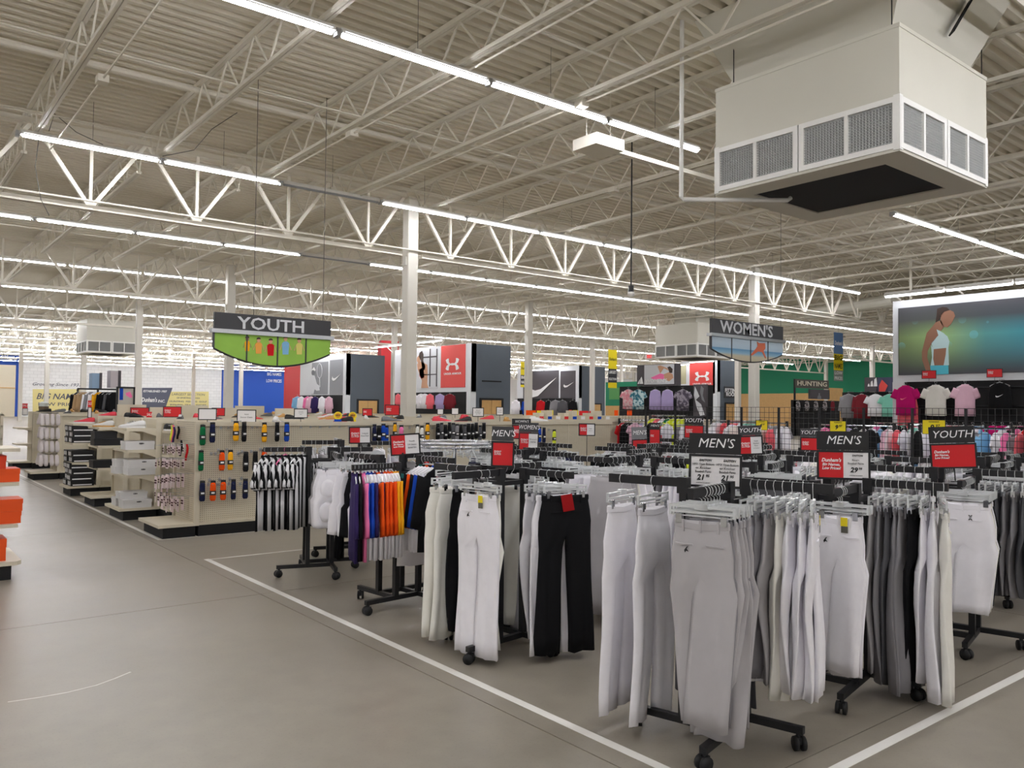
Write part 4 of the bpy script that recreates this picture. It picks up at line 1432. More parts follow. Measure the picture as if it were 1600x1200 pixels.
# left gondola: orange boxes
t = thing('aisle_shelf', 'almond aisle shelf with black base holding orange shoe boxes at the left edge', 'shelving', (-0.6, 8.62, 0))
ob('kick_plate', MB().box(0, 1.70, 0.0, 0.8, 0, 0.13), M_BLACKM, t)
ob('base_deck', MB().prism([(0, -0.03), (1.74, -0.03), (1.78, 0.03), (1.78, 0.83), (0, 0.83)], 0.13, 0.165), M_ALMOND, t)
for z in (0.50, 0.88, 1.19):
    ob('shelf', MB().box(0, 1.74, -0.02, 0.6, z - 0.03, z), M_ALMOND, t)
ob('back_panel', MB().box(0, 1.5, 0.6, 0.64, 0.165, GH), M_PEG, t)
# far-left shelf of brown boxes
t = thing('stock_shelf', 'almond shelf of brown cartons beyond the orange boxes', 'shelving', (-1.6, 20.6, 0))
ob('kick_plate', MB().box(0, 4.0, 0.0, 0.7, 0, 0.13), M_BLACKM, t)
ob('base_deck', MB().box(0, 4.05, -0.02, 0.72, 0.13, 0.165), M_ALMOND, t)
for z in (0.5, 0.84, 1.12, 1.36):
    ob('shelf', MB().box(0, 4.0, 0, 0.5, z - 0.03, z), M_ALMOND, t)
ob('back_panel', MB().box(0, 4.0, 0.5, 0.54, 0.165, 1.42), M_ALMOND, t)
for x in (0.0, 1.3, 2.6, 3.95):
    ob('upright', MB().box(x, x + 0.05, 0.0, 0.55, 0.165, 1.4), M_ALMOND, t)


# ------------------------------------------------------------------ boxes
def shoebox(x, y, z, w, d, h, col, label, group, rz=0.0, name='shoe_box', logo=None):
    t = thing(name, label, 'box', (x, y, z), rz, group)
    ob('tray', MB().box(-w / 2, w / 2, -d / 2, d / 2, 0, h * 0.62), col, t)
    ob('lid', MB().box(-w / 2 - 0.004, w / 2 + 0.004, -d / 2 - 0.004, d / 2 + 0.004, h * 0.62, h), col, t)
    if logo == 'dash':
        ob('print', MB().box(-w * 0.36, w * 0.36, -d / 2 - 0.0055, -d / 2 - 0.004, h * 0.7, h * 0.85), M_INKW, t)
    elif logo == 'text':
        lettering(t, 'KEEN', w * 0.05, h * 0.72, -d / 2 - 0.0055, h * 0.22, M_INKK, bold=0.001)
    elif logo == 'end':
        mb = MB()
        for k in range(3):
            mb.box(-w / 2 - 0.0055, -w / 2 - 0.004, -d * 0.36 + k * d * 0.28, -d * 0.22 + k * d * 0.28, h * 0.15, h * 0.8)
        ob('label_print', mb, M_INKW, t)
        ob('print', MB().box(-w * 0.42, w * 0.42, -d / 2 - 0.0055, -d / 2 - 0.004, h * 0.12, h * 0.3), M_INKW, t)
    return t


M_ORBOX = mat('orange cardboard', (222, 78, 12), 0.55, noise=0.05, scale=3)
M_ORBOX2 = mat('deep orange cardboard', (206, 56, 14), 0.55, noise=0.05, scale=3)
M_WBOX = mat('white cardboard', (214, 213, 212), 0.55, noise=0.04, scale=5)
M_KBOX = mat('black cardboard', (30, 30, 32), 0.5, noise=0.1, scale=5)
M_BBOX = mat('brown cardboard', (150, 112, 70), 0.7, noise=0.1, scale=4)
# orange boxes: right ends line up near the aisle
for q, (xr, z, w, h, m_, lab) in enumerate(((1.06, 0.166, 0.36, 0.2, M_ORBOX, 'big orange shoe box on the lowest deck of the left-edge shelf'),
                                            (0.93, 0.367, 0.34, 0.045, M_ORBOX2, 'flat orange lid lying on the lowest orange box'),
                                            (1.17, 0.501, 0.38, 0.11, M_ORBOX, 'orange shoe box under another on the middle shelf at the left edge'),
                                            (1.18, 0.612, 0.38, 0.11, M_ORBOX, 'orange shoe box on top of another on the middle shelf at the left edge'),
                                            (0.86, 0.723, 0.30, 0.12, M_ORBOX2, 'darker orange shoe box set back on the middle shelf pile'),
                                            (1.15, 0.881, 0.38, 0.12, M_ORBOX, 'orange shoe box on the upper shelf at the left edge'),
                                            (1.04, 1.002, 0.34, 0.12, M_ORBOX2, 'topmost orange shoe box of the left-edge shelf, under the shoe'))):
    shoebox(xr - w / 2, 8.62 + 0.2 + (0.1 if q in (1, 4) else 0), z, w, 0.3, h, m_, lab, 'orange shoe boxes')
# white boxes on endcap two
wb = [(3.03, 12.22, 0.166, 0.37, 0.115, 'bottom white shoe box on the base of the white-box endcap'), (3.0, 12.30, 0.283, 0.35, 0.10, 'upper white shoe box on the base of the white-box endcap'),
      (3.02, 12.58, 0.166, 0.37, 0.115, 'rear white shoe box on the base of the white-box endcap'),
      (3.07, 12.20, 0.621, 0.36, 0.105, 'lowest lettered white shoe box on the middle shelf of the white-box endcap'), (3.08, 12.20, 0.727, 0.37, 0.105, 'top lettered white shoe box on the middle shelf of the white-box endcap'),
      (2.98, 12.56, 0.621, 0.34, 0.10, 'rear lower white shoe box on the middle shelf of the white-box endcap'), (3.0, 12.58, 0.722, 0.34, 0.10, 'rear upper white shoe box on the middle shelf of the white-box endcap'),
      (3.05, 12.24, 0.971, 0.38, 0.12, 'single white shoe box on the upper shelf of the white-box endcap')]
for x, y, z, w, h, lab in wb:
    shoebox(x, y, z, w, 0.27, h, M_WBOX, lab, 'white shoe boxes', logo='text')
kb = [(3.05, 14.12, 0.951, 0.40, 0.11, 'long black shoe box on the second shelf of the bare endcap'), (3.02, 14.14, 1.062, 0.32, 0.11, 'black shoe box on another on the second shelf of the bare endcap'), (3.03, 14.12, 0.601, 0.38, 0.12, 'single black shoe box on the lower shelf of the bare endcap')]
for x, y, z, w, h, lab in kb:
    shoebox(x, y, z, w, 0.29, h, M_KBOX, lab, 'plain black shoe boxes')
n = 0
for z0, cnt in ((0.166, 4), (0.581, 2), (0.921, 3)):
    for k in range(cnt):
        for r_, yy in enumerate((15.98, 16.31)):
            hh_ = 0.1
            shoebox(3.05 + RND.uniform(-0.02, 0.02), yy, z0 + k * (hh_ + 0.001), 0.36, 0.29, hh_, M_KBOX,
                    '%s striped black shoe box, %s up, %s shelf, black-box endcap' % (('front', 'rear')[r_], ORD[k + 1], {0.166: 'base', 0.581: 'lower', 0.921: 'upper'}[z0]), 'striped black shoe boxes', logo='end')
n = 0
for z, hh_ in ((0.166, 0.26), (0.501, 0.25), (0.841, 0.2), (1.121, 0.17)):
    for k in range(3):
        w = 0.85
        n += 1
        t = thing('carton', 'brown cardboard carton, %s from the aisle on the %s shelf of the carton rack' % (ORD[k + 1], {0.166: 'lowest', 0.501: 'second', 0.841: 'third', 1.121: 'top'}[z]), 'box', (-1.6 + 3.38 - k * 1.3, 20.85, z), 0, 'brown cartons')
        ob('carton_body', MB().box(-w / 2, w / 2, -0.2, 0.2, 0, hh_), M_BBOX, t)
        ob('tape', MB().box(-w / 2 - 0.001, w / 2 + 0.001, -0.03, 0.03, 0, hh_ + 0.001), mat('tan parcel tape', (176, 142, 92), 0.4), t)


# ------------------------------------------------------------------ shoes
def shoe_mesh():
    rows = []
    prof = ((0.0, 0.030, 0.0, 0.075), (0.02, 0.036, 0.0, 0.085), (0.07, 0.038, 0.0, 0.082), (0.12, 0.040, 0.0, 0.068), (0.17, 0.044, 0.0, 0.052), (0.22, 0.045, 0.0, 0.042), (0.26, 0.036, 0.0, 0.034), (0.285, 0.012, 0.006, 0.024))
    for x, hw, zb_, zt_ in prof:
        row = []
        for k in range(12):
            t = 2 * pi * k / 12
            zz = zb_ + 0.018 + (zt_ - zb_ - 0.018) * max(0, sin(t)) ** 0.7 if sin(t) > 0 else zb_ + 0.018
            row.append((x - 0.14, hw * cos(t) * (1 if sin(t) <= 0 else 1 - 0.45 * sin(t)), zz))
        rows.append(row)
    up = MB().rings(rows, cap0=True, cap1=True).mesh('upper', M_CARD, True)
    pts = [(-0.145, -0.02), (-0.13, -0.035), (-0.06, -0.038), (0.0, -0.041), (0.05, -0.047), (0.1, -0.046), (0.135, -0.03), (0.15, 0), (0.135, 0.03), (0.1, 0.046), (0.05, 0.047), (0.0, 0.041), (-0.06, 0.038), (-0.13, 0.035), (-0.145, 0.02)]
    so = MB().prism(pts, 0, 0.02).mesh('sole', M_CARD)
    la = MB()
    for k in range(4):
        la.box(-0.02 + k * 0.022, -0.01 + k * 0.022, -0.018, 0.018, 0.068 - k * 0.006, 0.078 - k * 0.006)
    return up, so, la.mesh('laces', M_CARD)


SHU, SHS, SHL = shoe_mesh()


def shoe(p, rz, cu, cs, label, group='display shoes', scale=1.0):
    t = thing('sneaker', label, 'shoe', p, rz, group)
    t.scale = (scale,) * 3
    link('upper', SHU, t, None, None, cu)
    link('sole', SHS, t, None, None, cs)
    link('laces', SHL, t, None, None, cs)
    return t


M_SHW, M_SHK, M_SHR, M_SHG, M_SHO = mat('white leather', (222, 222, 222), 0.5), mat('black leather', (26, 26, 28), 0.5), mat('coral mesh', (226, 70, 86), 0.7), mat('grey mesh', (110, 112, 116), 0.7), mat('tan rubber', (196, 150, 84), 0.6)
shoe((3.0, 12.35, 1.271), 2.6, M_SHW, M_SHW, 'all-white sneaker on top shelf of the white-box endcap', scale=1.25)
shoe((3.02, 14.2, 1.241), 2.4, M_SHW, M_SHO, 'white sneaker with tan sole on top shelf of the bare endcap', scale=1.2)
shoe((3.1, 16.05, 1.261), 2.8, M_SHR, M_SHW, 'coral sneaker on top shelf of the black-box endcap', scale=1.2)
shoe((3.45, 11.85, 1.241), 0.3, M_SHK, M_SHW, 'black sneaker with white sole on the shelf beside the keychain endcap', scale=1.2)
shoe((3.5, 14.3, 1.372), 0.4, M_SHK, M_SHK, 'all-black sneaker on the third shelving run above the bare endcap', scale=1.2)
shoe((0.72, 8.85, 1.191), 0.2, M_SHW, M_SHG, 'white sneaker with striped sole on top of the left-edge orange box shelf', scale=1.35)
for q in range(7):
    x = 3.75 + q * 0.38
    shoe((x, 11.95, RND.choice((0.166, 0.551, 0.901))), RND.uniform(-0.4, 0.4) + pi / 2, RND.choice((M_SHW, M_SHK, M_SHR, M_SHG)), M_SHW, 'sneaker, %s along the shelf behind the keychain packs' % ORD[q + 1], 'shelf sneakers')
# shoes and cards along the tops of the rows
cols = (M_SHW, M_SHK, M_SHG, M_SHR, M_SHK, M_SHO)
for r_, (yy, xs, zz) in enumerate(((10.6, (4.4, 5.4, 6.2, 7.1, 7.5, 8.4, 9.1), 1.371), (12.5, (3.7, 4.2, 4.8, 5.5, 6.1, 6.8, 7.4, 8.3, 9.4), 1.371), (14.3, (3.9, 4.5, 5.2, 6.0, 6.9, 7.9, 9.0, 10.2), 1.371), (16.2, (3.5, 4.0, 4.6, 5.2, 5.8, 6.5, 7.3, 8.3), 1.371), (19.9, (3.5, 4.1, 4.7, 5.3, 5.9, 6.6, 7.4, 8.3, 9.4), 1.371))):
    for k, x in enumerate(xs):
        shoe((x, yy, zz), RND.uniform(0, 6.28), cols[(k + r_) % 6], cols[(k * 2 + 1) % 6] if k % 3 else M_SHW, 'display sneaker, %s along the top of shelving row %s' % (ORD[k + 1], ('one', 'two', 'three', 'four', 'five')[r_]), 'sneakers along the shelf tops', 1.15)
for x, w in ((3.7, 0.5), (4.75, 0.6), (5.9, 0.6)):
    tag(ob('display_riser', MB().box(x, x + w, 16.3, 16.34, 1.371, 1.6), M_ALMOND), 'small almond riser board on the fourth shelving row, %s' % {3.7: 'nearest the aisle', 4.75: 'second from the aisle', 5.9: 'third from the aisle'}[x], 'display board')
    tag(ob('display_riser', MB().box(x + 0.1, x + w + 0.1, 14.5, 14.54, 1.371, 1.56), M_ALMOND), 'small almond riser board on the third shelving row, %s' % {3.7: 'nearest the aisle', 4.75: 'second from the aisle', 5.9: 'third from the aisle'}[x], 'display board')

# ------------------------------------------------------------------ sock and glove packs on the pegboard wall
PEGY = 10.25


def peg(x, z, parent=None):
    mb = MB().tube([(x, PEGY - 0.001, z), (x, PEGY - 0.2, z + 0.012)], 0.003, 5)
    mb.box(x - 0.015, x + 0.015, PEGY - 0.005, PEGY, z - 0.02, z + 0.02)
    return mb


SB = MB()
rows = []
for z, W, D in ((0.0, 0.05, 0.012), (-0.03, 0.066, 0.03), (-0.09, 0.07, 0.036), (-0.15, 0.07, 0.034), (-0.2, 0.072, 0.03), (-0.225, 0.05, 0.012)):
    rows.append([(W / 2 * cos(2 * pi * k / 12), D / 2 * sin(2 * pi * k / 12), z) for k in range(12)])
SB.rings(rows, cap0=True, cap1=True)
m_sock = SB.mesh('sock_bundle', F_NAVY, True)
m_band = MB().rings([[(0.0375 * cos(2 * pi * k / 12), 0.02 * sin(2 * pi * k / 12), z) for k in range(12)] for z in (-0.1, -0.155)]).mesh('paper_band', M_BLKCARD)
m_bandtxt = MB().box(-0.02, 0.02, -0.0215, -0.0205, -0.135, -0.115).mesh('print', M_INKW)
m_top = MB().box(-0.03, 0.03, -0.004, 0.004, -0.05, 0.025).mesh('card_header', M_BLKCARD)


def sock(px, py, col, lab, top=True):
    q = ony(px, py, PEGY - 0.14)
    z = q.z + 0.11
    tag(ob('peg_hook', peg(q.x, z + 0.02), M_ALU), 'metal peg hook, ' + lab.replace(' from the wall corner', '').replace(' row of pegs', ' row'), 'hook')
    t = thing('sock_pack', lab, 'socks', (q.x, PEGY - 0.14, z), RND.uniform(-0.25, 0.25), 'sock packs on the pegboard wall')
    link('sock_bundle', m_sock, t, None, None, col)
    link('paper_band', m_band, t)
    link('print', m_bandtxt, t)
    if top:
        link('card_header', m_top, t)


SOCKS = [[(316.7, 681, F_GREEN, 'green'), (332, 677, F_NAVY, 'navy'), (368.7, 674.7, F_GOLD, 'gold'), (381.3, 676, F_BLACK, 'black'), (413, 676.7, F_GOLD, 'gold'), (433, 676, F_BLACK, 'black'), (448, 676, F_ROYAL, 'blue and black'), (617, 675, F_GOLD, 'gold'), (627, 679, F_PINK, 'pink'), (652, 678, F_CREAM, 'white'), (659, 680, F_CREAM, 'white'), (668, 675, F_GOLD, 'gold')],
         [(314, 721, F_GREEN, 'green'), (346.7, 720.7, F_ORANGE, 'orange'), (360, 720, F_GOLD, 'gold'), (384, 722.7, F_BLACK, 'black'), (398.7, 722, F_BLACK, 'black'), (412.7, 718.7, F_ORANGE, 'orange')],
         [(316, 768.7, F_NAVY, 'navy'), (332.7, 768, F_ORANGE, 'orange'), (348.7, 767, F_ORANGE, 'orange'), (364.7, 766, F_NAVY, 'navy'), (383.3, 765, F_NAVY, 'navy')]]
SOCKS[0] += [(585, 678, F_NAVY, 'navy'), (592, 680, F_BLACK, 'black'), (599, 677, F_ROYAL, 'royal blue'), (604, 680, F_ROYAL, 'royal blue')]
for k in range(13):
    SOCKS[0].append((684 + k * 6.0, 676 + RND.uniform(-2, 3), RND.choice((F_BLACK, F_BLACK, F_WHITE, F_MID, F_DARK)), 'glove'))
SOCKS[0] += [(843, 680, F_ROYAL, 'royal blue'), (850, 681, F_NAVY, 'navy'), (866, 684, F_LIME, 'lime')]
for r_, row in enumerate(SOCKS):
    row.sort(key=lambda q: q[0])
    for k, (px, py, c_, nm) in enumerate(row):
        lab = '%s %s, %s from the wall corner in the %s row of pegs' % ({'glove': COLNAME[c_.name] + ' folded glove'}.get(nm, nm + ' sock pack').split(' ', 1)[0], {'glove': COLNAME[c_.name] + ' folded glove'}.get(nm, nm + ' sock pack').split(' ', 1)[1], ORD[k + 1], ('top', 'middle', 'bottom')[r_])
        sock(px, py, c_, lab)
k = 0
for px, py in ((345, 668), (357, 668), (394, 667), (402, 667), (470, 667), (485, 667), (500, 667), (515, 667), (530, 667), (545, 667), (330, 709), (337, 709), (372, 708), (428, 708), (325, 757), (340, 757), (357, 756), (375, 756), (392, 755), (405, 754), (560, 668), (573, 668), (640, 668), (675, 669)):
    q = ony(px, py, PEGY)
    k += 1
    tag(ob('peg_hook', peg(q.x, q.z), M_ALU), 'empty metal peg hook on the pegboard sock wall', 'hook', 'empty peg hooks on the sock wall')

# keychain packs on long hooks of the corner endcap (facing the aisle)
m_pk = MB().box(-0.002, 0.002, -0.03, 0.03, -0.11, 0.0).mesh('pack_card', mat('pale pink card', (224, 206, 208), 0.45))
_pk = MB()
for y, z in ((-0.014, -0.05), (0.014, -0.05), (-0.014, -0.08), (0.014, -0.08)):
    _pk.rings([[(-0.002 - dx, y + r_ * cos(2 * pi * k / 8), z + r_ * sin(2 * pi * k / 8)) for k in range(8)] for dx, r_ in ((0, 0.011), (0.008, 0.009), (0.012, 0.003))], cap1=True)
m_ball = _pk.mesh('mini_ball', mat('dark maroon plastic', (70, 34, 36), 0.4))
n = 0
for col_, (yy, zs) in enumerate(((10.28, (1.10, 0.92, 0.74, 0.46)), (10.45, (1.07, 0.90, 0.72, 0.42)), (10.62, (1.08, 0.91, 0.70, 0.44)), (10.78, (1.06, 0.90, 0.68, 0.46)), (10.92, (1.05, 0.88, 0.66, 0.50)))):
    for r_, z in enumerate(zs):
        hk = MB().tube([(3.22, yy, z + 0.02), (2.93, yy, z + 0.035)], 0.003, 5)
        tag(ob('long_peg_hook', hk, M_ALU), 'long peg hook, corner endcap, %s column, %s level' % (ORD[col_ + 1], ORD[r_ + 1]), 'hook')
        for k in range(3):
            if r_ == 0 and col_ > 2:
                continue
            t = thing('keychain_pack', 'pale pink keychain pack, %s on hook, %s column, %s level, corner endcap' % (ORD[k + 1], ORD[col_ + 1], ORD[r_ + 1]), 'keychains', (2.95 + k * 0.07, yy, z + 0.028 - 0.003 * k), RND.uniform(-0.25, 0.25), 'keychain packs on the corner endcap')
            link('pack_card', m_pk, t).scale = (1, 1.15, 1.5 if r_ > 1 else 1.0)
            link('mini_ball', m_ball, t)
# belts and straps at the top of the endcap
for q, (yy, z, h_, c_, lab) in enumerate(((10.32, 1.12, 0.2, F_RED, 'red strap hanging on corner endcap'), (10.55, 1.16, 0.2, F_BLACK, 'dark strap hanging on corner endcap beside the red one'), (10.68, 1.33, 0.16, F_BLACK, 'black cord loop hanging near the top of corner endcap'), (10.9, 1.34, 0.22, F_CORAL, 'coral knotted bandana hanging high on corner endcap'), (10.97, 1.34, 0.2, F_LIME, 'lime bandana hanging high on corner endcap'), (10.86, 1.32, 0.2, F_PURP, 'purple bandana hanging high on corner endcap'))):
    rows = [[(3.14 + 0.012 * sin(a_) + 0.01 * sin(f * 5), yy + (0.02 + 0.012 * sin(f * 3)) * cos(a_), z - f * h_) for a_ in [2 * pi * k / 8 for k in range(8)]] for f in (0, 0.25, 0.5, 0.75, 1)]
    tag(ob('strap', MB().rings(rows, cap0=True, cap1=True), c_, smooth=True), lab, 'strap')
    tag(ob('short_peg_hook', MB().tube([(3.22, yy, z - 0.01), (3.1, yy, z - 0.005)], 0.003, 5), M_ALU), 'short peg hook carrying the ' + lab.split(' hanging')[0], 'hook')

# white slippers hung in four tiers on the far endcap
_sl = MB()
rows = []
for f, W, D in ((0, 0.03, 0.015), (0.12, 0.075, 0.03), (0.4, 0.08, 0.035), (0.75, 0.09, 0.045), (0.95, 0.07, 0.035), (1.0, 0.02, 0.01)):
    rows.append([(D / 2 * cos(2 * pi * k / 10), W / 2 * sin(2 * pi * k / 10), -f * 0.25) for k in range(10)])
_sl.rings(rows, cap0=True, cap1=True)
m_slip = _sl.mesh('slipper_shape', mat('white quilted fabric', (212, 204, 204), 0.9), True)
for r_, z in enumerate((1.40, 1.11, 0.83, 0.54)):
    tag(ob('slipper_rail', MB().tube([(3.06, 19.5, z), (3.06, 20.3, z)], 0.008, 6).tube([(3.06, 19.52, z), (3.3, 19.52, z)], 0.006, 5).tube([(3.06, 20.28, z), (3.3, 20.28, z)], 0.006, 5), M_BLACK), 'black rail carrying the %s tier of white slippers' % ORD[r_ + 1], 'rail')
    for k in range(8):
        o = link('hanging_slipper', m_slip, None, (3.04 - 0.012 * (k % 3), 19.56 + k * 0.095, z - 0.01), (0.25 + RND.uniform(-0.12, 0.12), 0.1, RND.uniform(-0.4, 0.4)))
        tag(o, 'white slipper, %s from the near end of the %s tier on the far endcap' % (ORD[k + 1], ORD[r_ + 1]), 'slipper', 'white slippers on the far endcap')
    for k in range(4):
        o = link('hanging_slipper', m_slip, None, (2.96 + 0.1 * k, 19.5, z - 0.012), (0.0, 0.2 + RND.uniform(-0.12, 0.12), pi / 2))
        tag(o, 'white slipper, %s from the aisle on the near side of the %s tier' % (ORD[k + 1], ORD[r_ + 1]), 'slipper', 'white slippers on the far endcap')

# card signs on the shelf tops
for (px, py, dd, w, h_, kind, lab, kw) in (
        (233, 667, 14.9, 0.07, 0.14, 'white', 'narrow white price card with red header on shelf tops, right one', dict(header='SALE', hh=0.1, hmat=M_RED)),
        (224, 665, 16.9, 0.08, 0.17, 'white', 'narrow white price card with red header on shelf tops, left one', dict(header='SALE', hh=0.12, hmat=M_RED)),
        (324, 655, 11.0, 0.205, 0.13, 'white', 'blank white card in black frame on shelf top', {}),
        (385, 659, 10.6, 0.225, 0.15, 'white', 'white card in black frame reading about soccer cleats', dict(lines=[('Adult', 0.66, 0.17), ('Soccer Cleats', 0.4, 0.2)])),
        (470, 652, 11.5, 0.165, 0.11, 'white', 'white framed card of small print on shelf top before the tennis poster', dict(lines=[('All baseball', 0.72, 0.13), ('and softball', 0.55, 0.13), ('cleats', 0.38, 0.13)])),
        (269, 651, 15.0, 0.27, 0.16, 'red', 'red framed card on shelf tops below the dark wall mural', {}),
        (218, 651, 16.0, 0.3, 0.16, 'red', 'red framed card partly behind the narrow white price card', {}),
        (341, 649, 14.5, 0.2, 0.12, 'red', 'red card partly behind the blank white card', {}),
        (574, 649, 13.0, 0.15, 0.11, 'red', 'red card on shelf top before the grey wall door', {}),
        (613, 648, 12.0, 0.2, 0.14, 'red', 'dark red poster card on shelf top left of the big column', {}),
        (747, 650, 11.3, 0.165, 0.125, 'white', 'white card reading adult baseball gloves before the oak door', dict(lines=[('ADULT', 0.72, 0.18), ('BASEBALL', 0.5, 0.18), ('GLOVES', 0.28, 0.18)])),
        (781, 648, 12.0, 0.1, 0.12, 'white', 'small white card overlapping the oak door right side', dict(lines=[('Youth', 0.62, 0.2), ('Gloves', 0.36, 0.2)])),
        (688, 647, 15.0, 0.11, 0.1, 'white', 'small white card before the lilac jacket', {}), (711, 647, 15.0, 0.13, 0.12, 'white', 'white card before the striped garment', {}),
        (140, 652, 17.0, 0.045, 0.17, 'white', 'thin white price card with red header below the yellow jacket', dict(header='SALE', hh=0.12, hmat=M_RED)),
        (39, 648, 26.0, 0.1, 0.15, 'white', 'tiny red-topped card far left over the brown cartons', dict(header='SALE', hh=0.12, hmat=M_RED))):
    row_y = min((10.7, 12.5, 14.35, 16.2, 19.9, 23.5), key=lambda q: abs(q - ony(px, py, q).y * 0 - dd * 0.96))
    p = ony(px, py, row_y)
    sale_sign(p, w, h_, lab, kind=kind, stem=max(0.01, p.z - 1.371 - 0.006), **kw)
# yellow disc cards
for px, dd, lab in ((528, 10.85, 'round yellow star card on the shelf top, left of a pair'), (551, 10.85, 'round yellow star card on the shelf top, right of a pair')):
    p = ony(px, 651, 10.6)
    t = thing('disc_card', lab, 'sign', (p.x, p.y, 1.372), face_cam(p))
    ob('disc', MB().plate([(0.058 * cos(2 * pi * k / 20), 0.1 + 0.058 * sin(2 * pi * k / 20)) for k in range(20)], 0, 0.004), M_YEL, t)
    ob('star', MB().plate([((0.03 if k % 2 else 0.045) * cos(2 * pi * k / 20), 0.105 + (0.03 if k % 2 else 0.045) * sin(2 * pi * k / 20)) for k in range(20)], -0.001, 0), mat('amber print', (214, 150, 20), 0.5), t)
    lettering(t, 'NEW', 0, 0.105, -0.0022, 0.03, M_INKK, bold=0.001)
    ob('foot', MB().box(-0.05, 0.05, -0.03, 0.03, 0, 0.05), M_YEL if px > 540 else F_ROYAL, t)

# ------------------------------------------------------------------ flat-faced walls and boards placed by their corners
class FaceX:      # board in a plane X = const, seen from -X
    def __init__(self, name, label, cat, X, px0, group=None):
        self.X, self.Y0 = X, onx(px0, 640, X).y
        self.t = thing(name, label, cat, (X, self.Y0, 0), -pi / 2, group)

    def pt(self, px, py):
        p = onx(px, py, self.X)
        return (self.Y0 - p.y, p.z)


class FaceY:      # board in a plane Y = const, seen from -Y
    def __init__(self, name, label, cat, Y, px0, group=None):
        self.Y, self.X0 = Y, ony(px0, 640, Y).x
        self.t = thing(name, label, cat, (self.X0, Y, 0), 0, group)

    def pt(self, px, py):
        p = ony(px, py, self.Y)
        return (p.x - self.X0, p.z)


def put(face, name, pts, m, y0=-0.03, y1=0.0, raw=False):
    return ob(name, MB().plate(pts if raw else [face.pt(*p) for p in pts], y0, y1), m, face.t)


def rect(face, name, px0, py0, px1, py1, m, y0=-0.03, y1=0.0, zmin=None):
    # rectangle from two opposite corners, squared up in the plane
    a, b = face.pt(px0, py0), face.pt(px1, py1)
    x0, x1, z0, z1 = min(a[0], b[0]), max(a[0], b[0]), min(a[1], b[1]), max(a[1], b[1])
    if zmin is not None:
        z0 = zmin
    ob(name, MB().box(x0, x1, y0, y1, z0, z1), m, face.t)
    return x0, x1, z0, z1


SW = [(0.05, 0.65), (0.0, 0.3), (0.12, 0.02), (0.35, 0.1), (1.0, 1.0), (0.45, 0.45), (0.25, 0.38), (0.12, 0.45)]
UAP = [(-1, .75), (-.8, .95), (-.55, 1.0), (-.52, .4), (-.35, .14), (0, .06), (.35, .14), (.52, .4), (.55, 1), (.8, .95), (1, .75), (.85, .25), (.5, -.1), (0, -.2), (-.5, -.1), (-.85, .25)]


def swoosh(face, px0, py0, px1, py1, y=-0.04, m=None):
    a, b = face.pt(px0, py1), face.pt(px1, py0)
    put(face, 'logo', [(a[0] + (b[0] - a[0]) * u, a[1] + (b[1] - a[1]) * v) for u, v in SW], m or M_INKW, y - 0.01, y, True)


def arch_logo(face, px0, py0, px1, py1, y=-0.04):
    a, b = face.pt(px0, py1), face.pt(px1, py0)
    cx, cz, rx, rz = (a[0] + b[0]) / 2, (a[1] + b[1]) / 2, (b[0] - a[0]) / 2, (b[1] - a[1]) / 2
    put(face, 'logo', [(cx + u * rx, cz + v * rz * 0.95) for u, v in UAP], M_INKW, y - 0.01, y, True)
    put(face, 'logo', [(cx + u * rx, cz - v * rz * 0.95) for u, v in UAP], M_INKW, y - 0.012, y - 0.002, True)


def words(face, body, px, py, hpx, m, y=-0.045, bold=0.02, shear=0.0, wpx=None):
    a = face.pt(px, py)
    s = face.pt(px, py - hpx)[1] - a[1]
    sx = 1.0
    me = text_mesh(body, s * 1.35, s * bold, shear, 1.0, m, 0.004)
    o = link('lettering', me, face.t, (a[0], y, a[1]))
    if wpx:
        w = abs(face.pt(px + wpx / 2, py)[0] - face.pt(px - wpx / 2, py)[0])
        xs = [v.co.x for v in me.vertices]
        o.scale.x = w / max(1e-4, max(xs) - min(xs))
    return o


M_PANELW = mat('white laminate panel', (216, 219, 222), 0.5)
M_UARED = mat('coral red print', (222, 72, 66), 0.5)
M_SKIN = mat('printed brown skin tone', (150, 108, 86), 0.6)
M_SKINL = mat('printed light skin tone', (206, 156, 124), 0.6)
M_HAIR = mat('printed dark hair', (58, 42, 34), 0.6)
M_GPRINT = mat('printed mid grey', (122, 124, 128), 0.6)
M_DPRINT = mat('printed dark grey', (74, 70, 74), 0.6)
M_LPRINT = mat('printed pale grey', (214, 216, 220), 0.6)


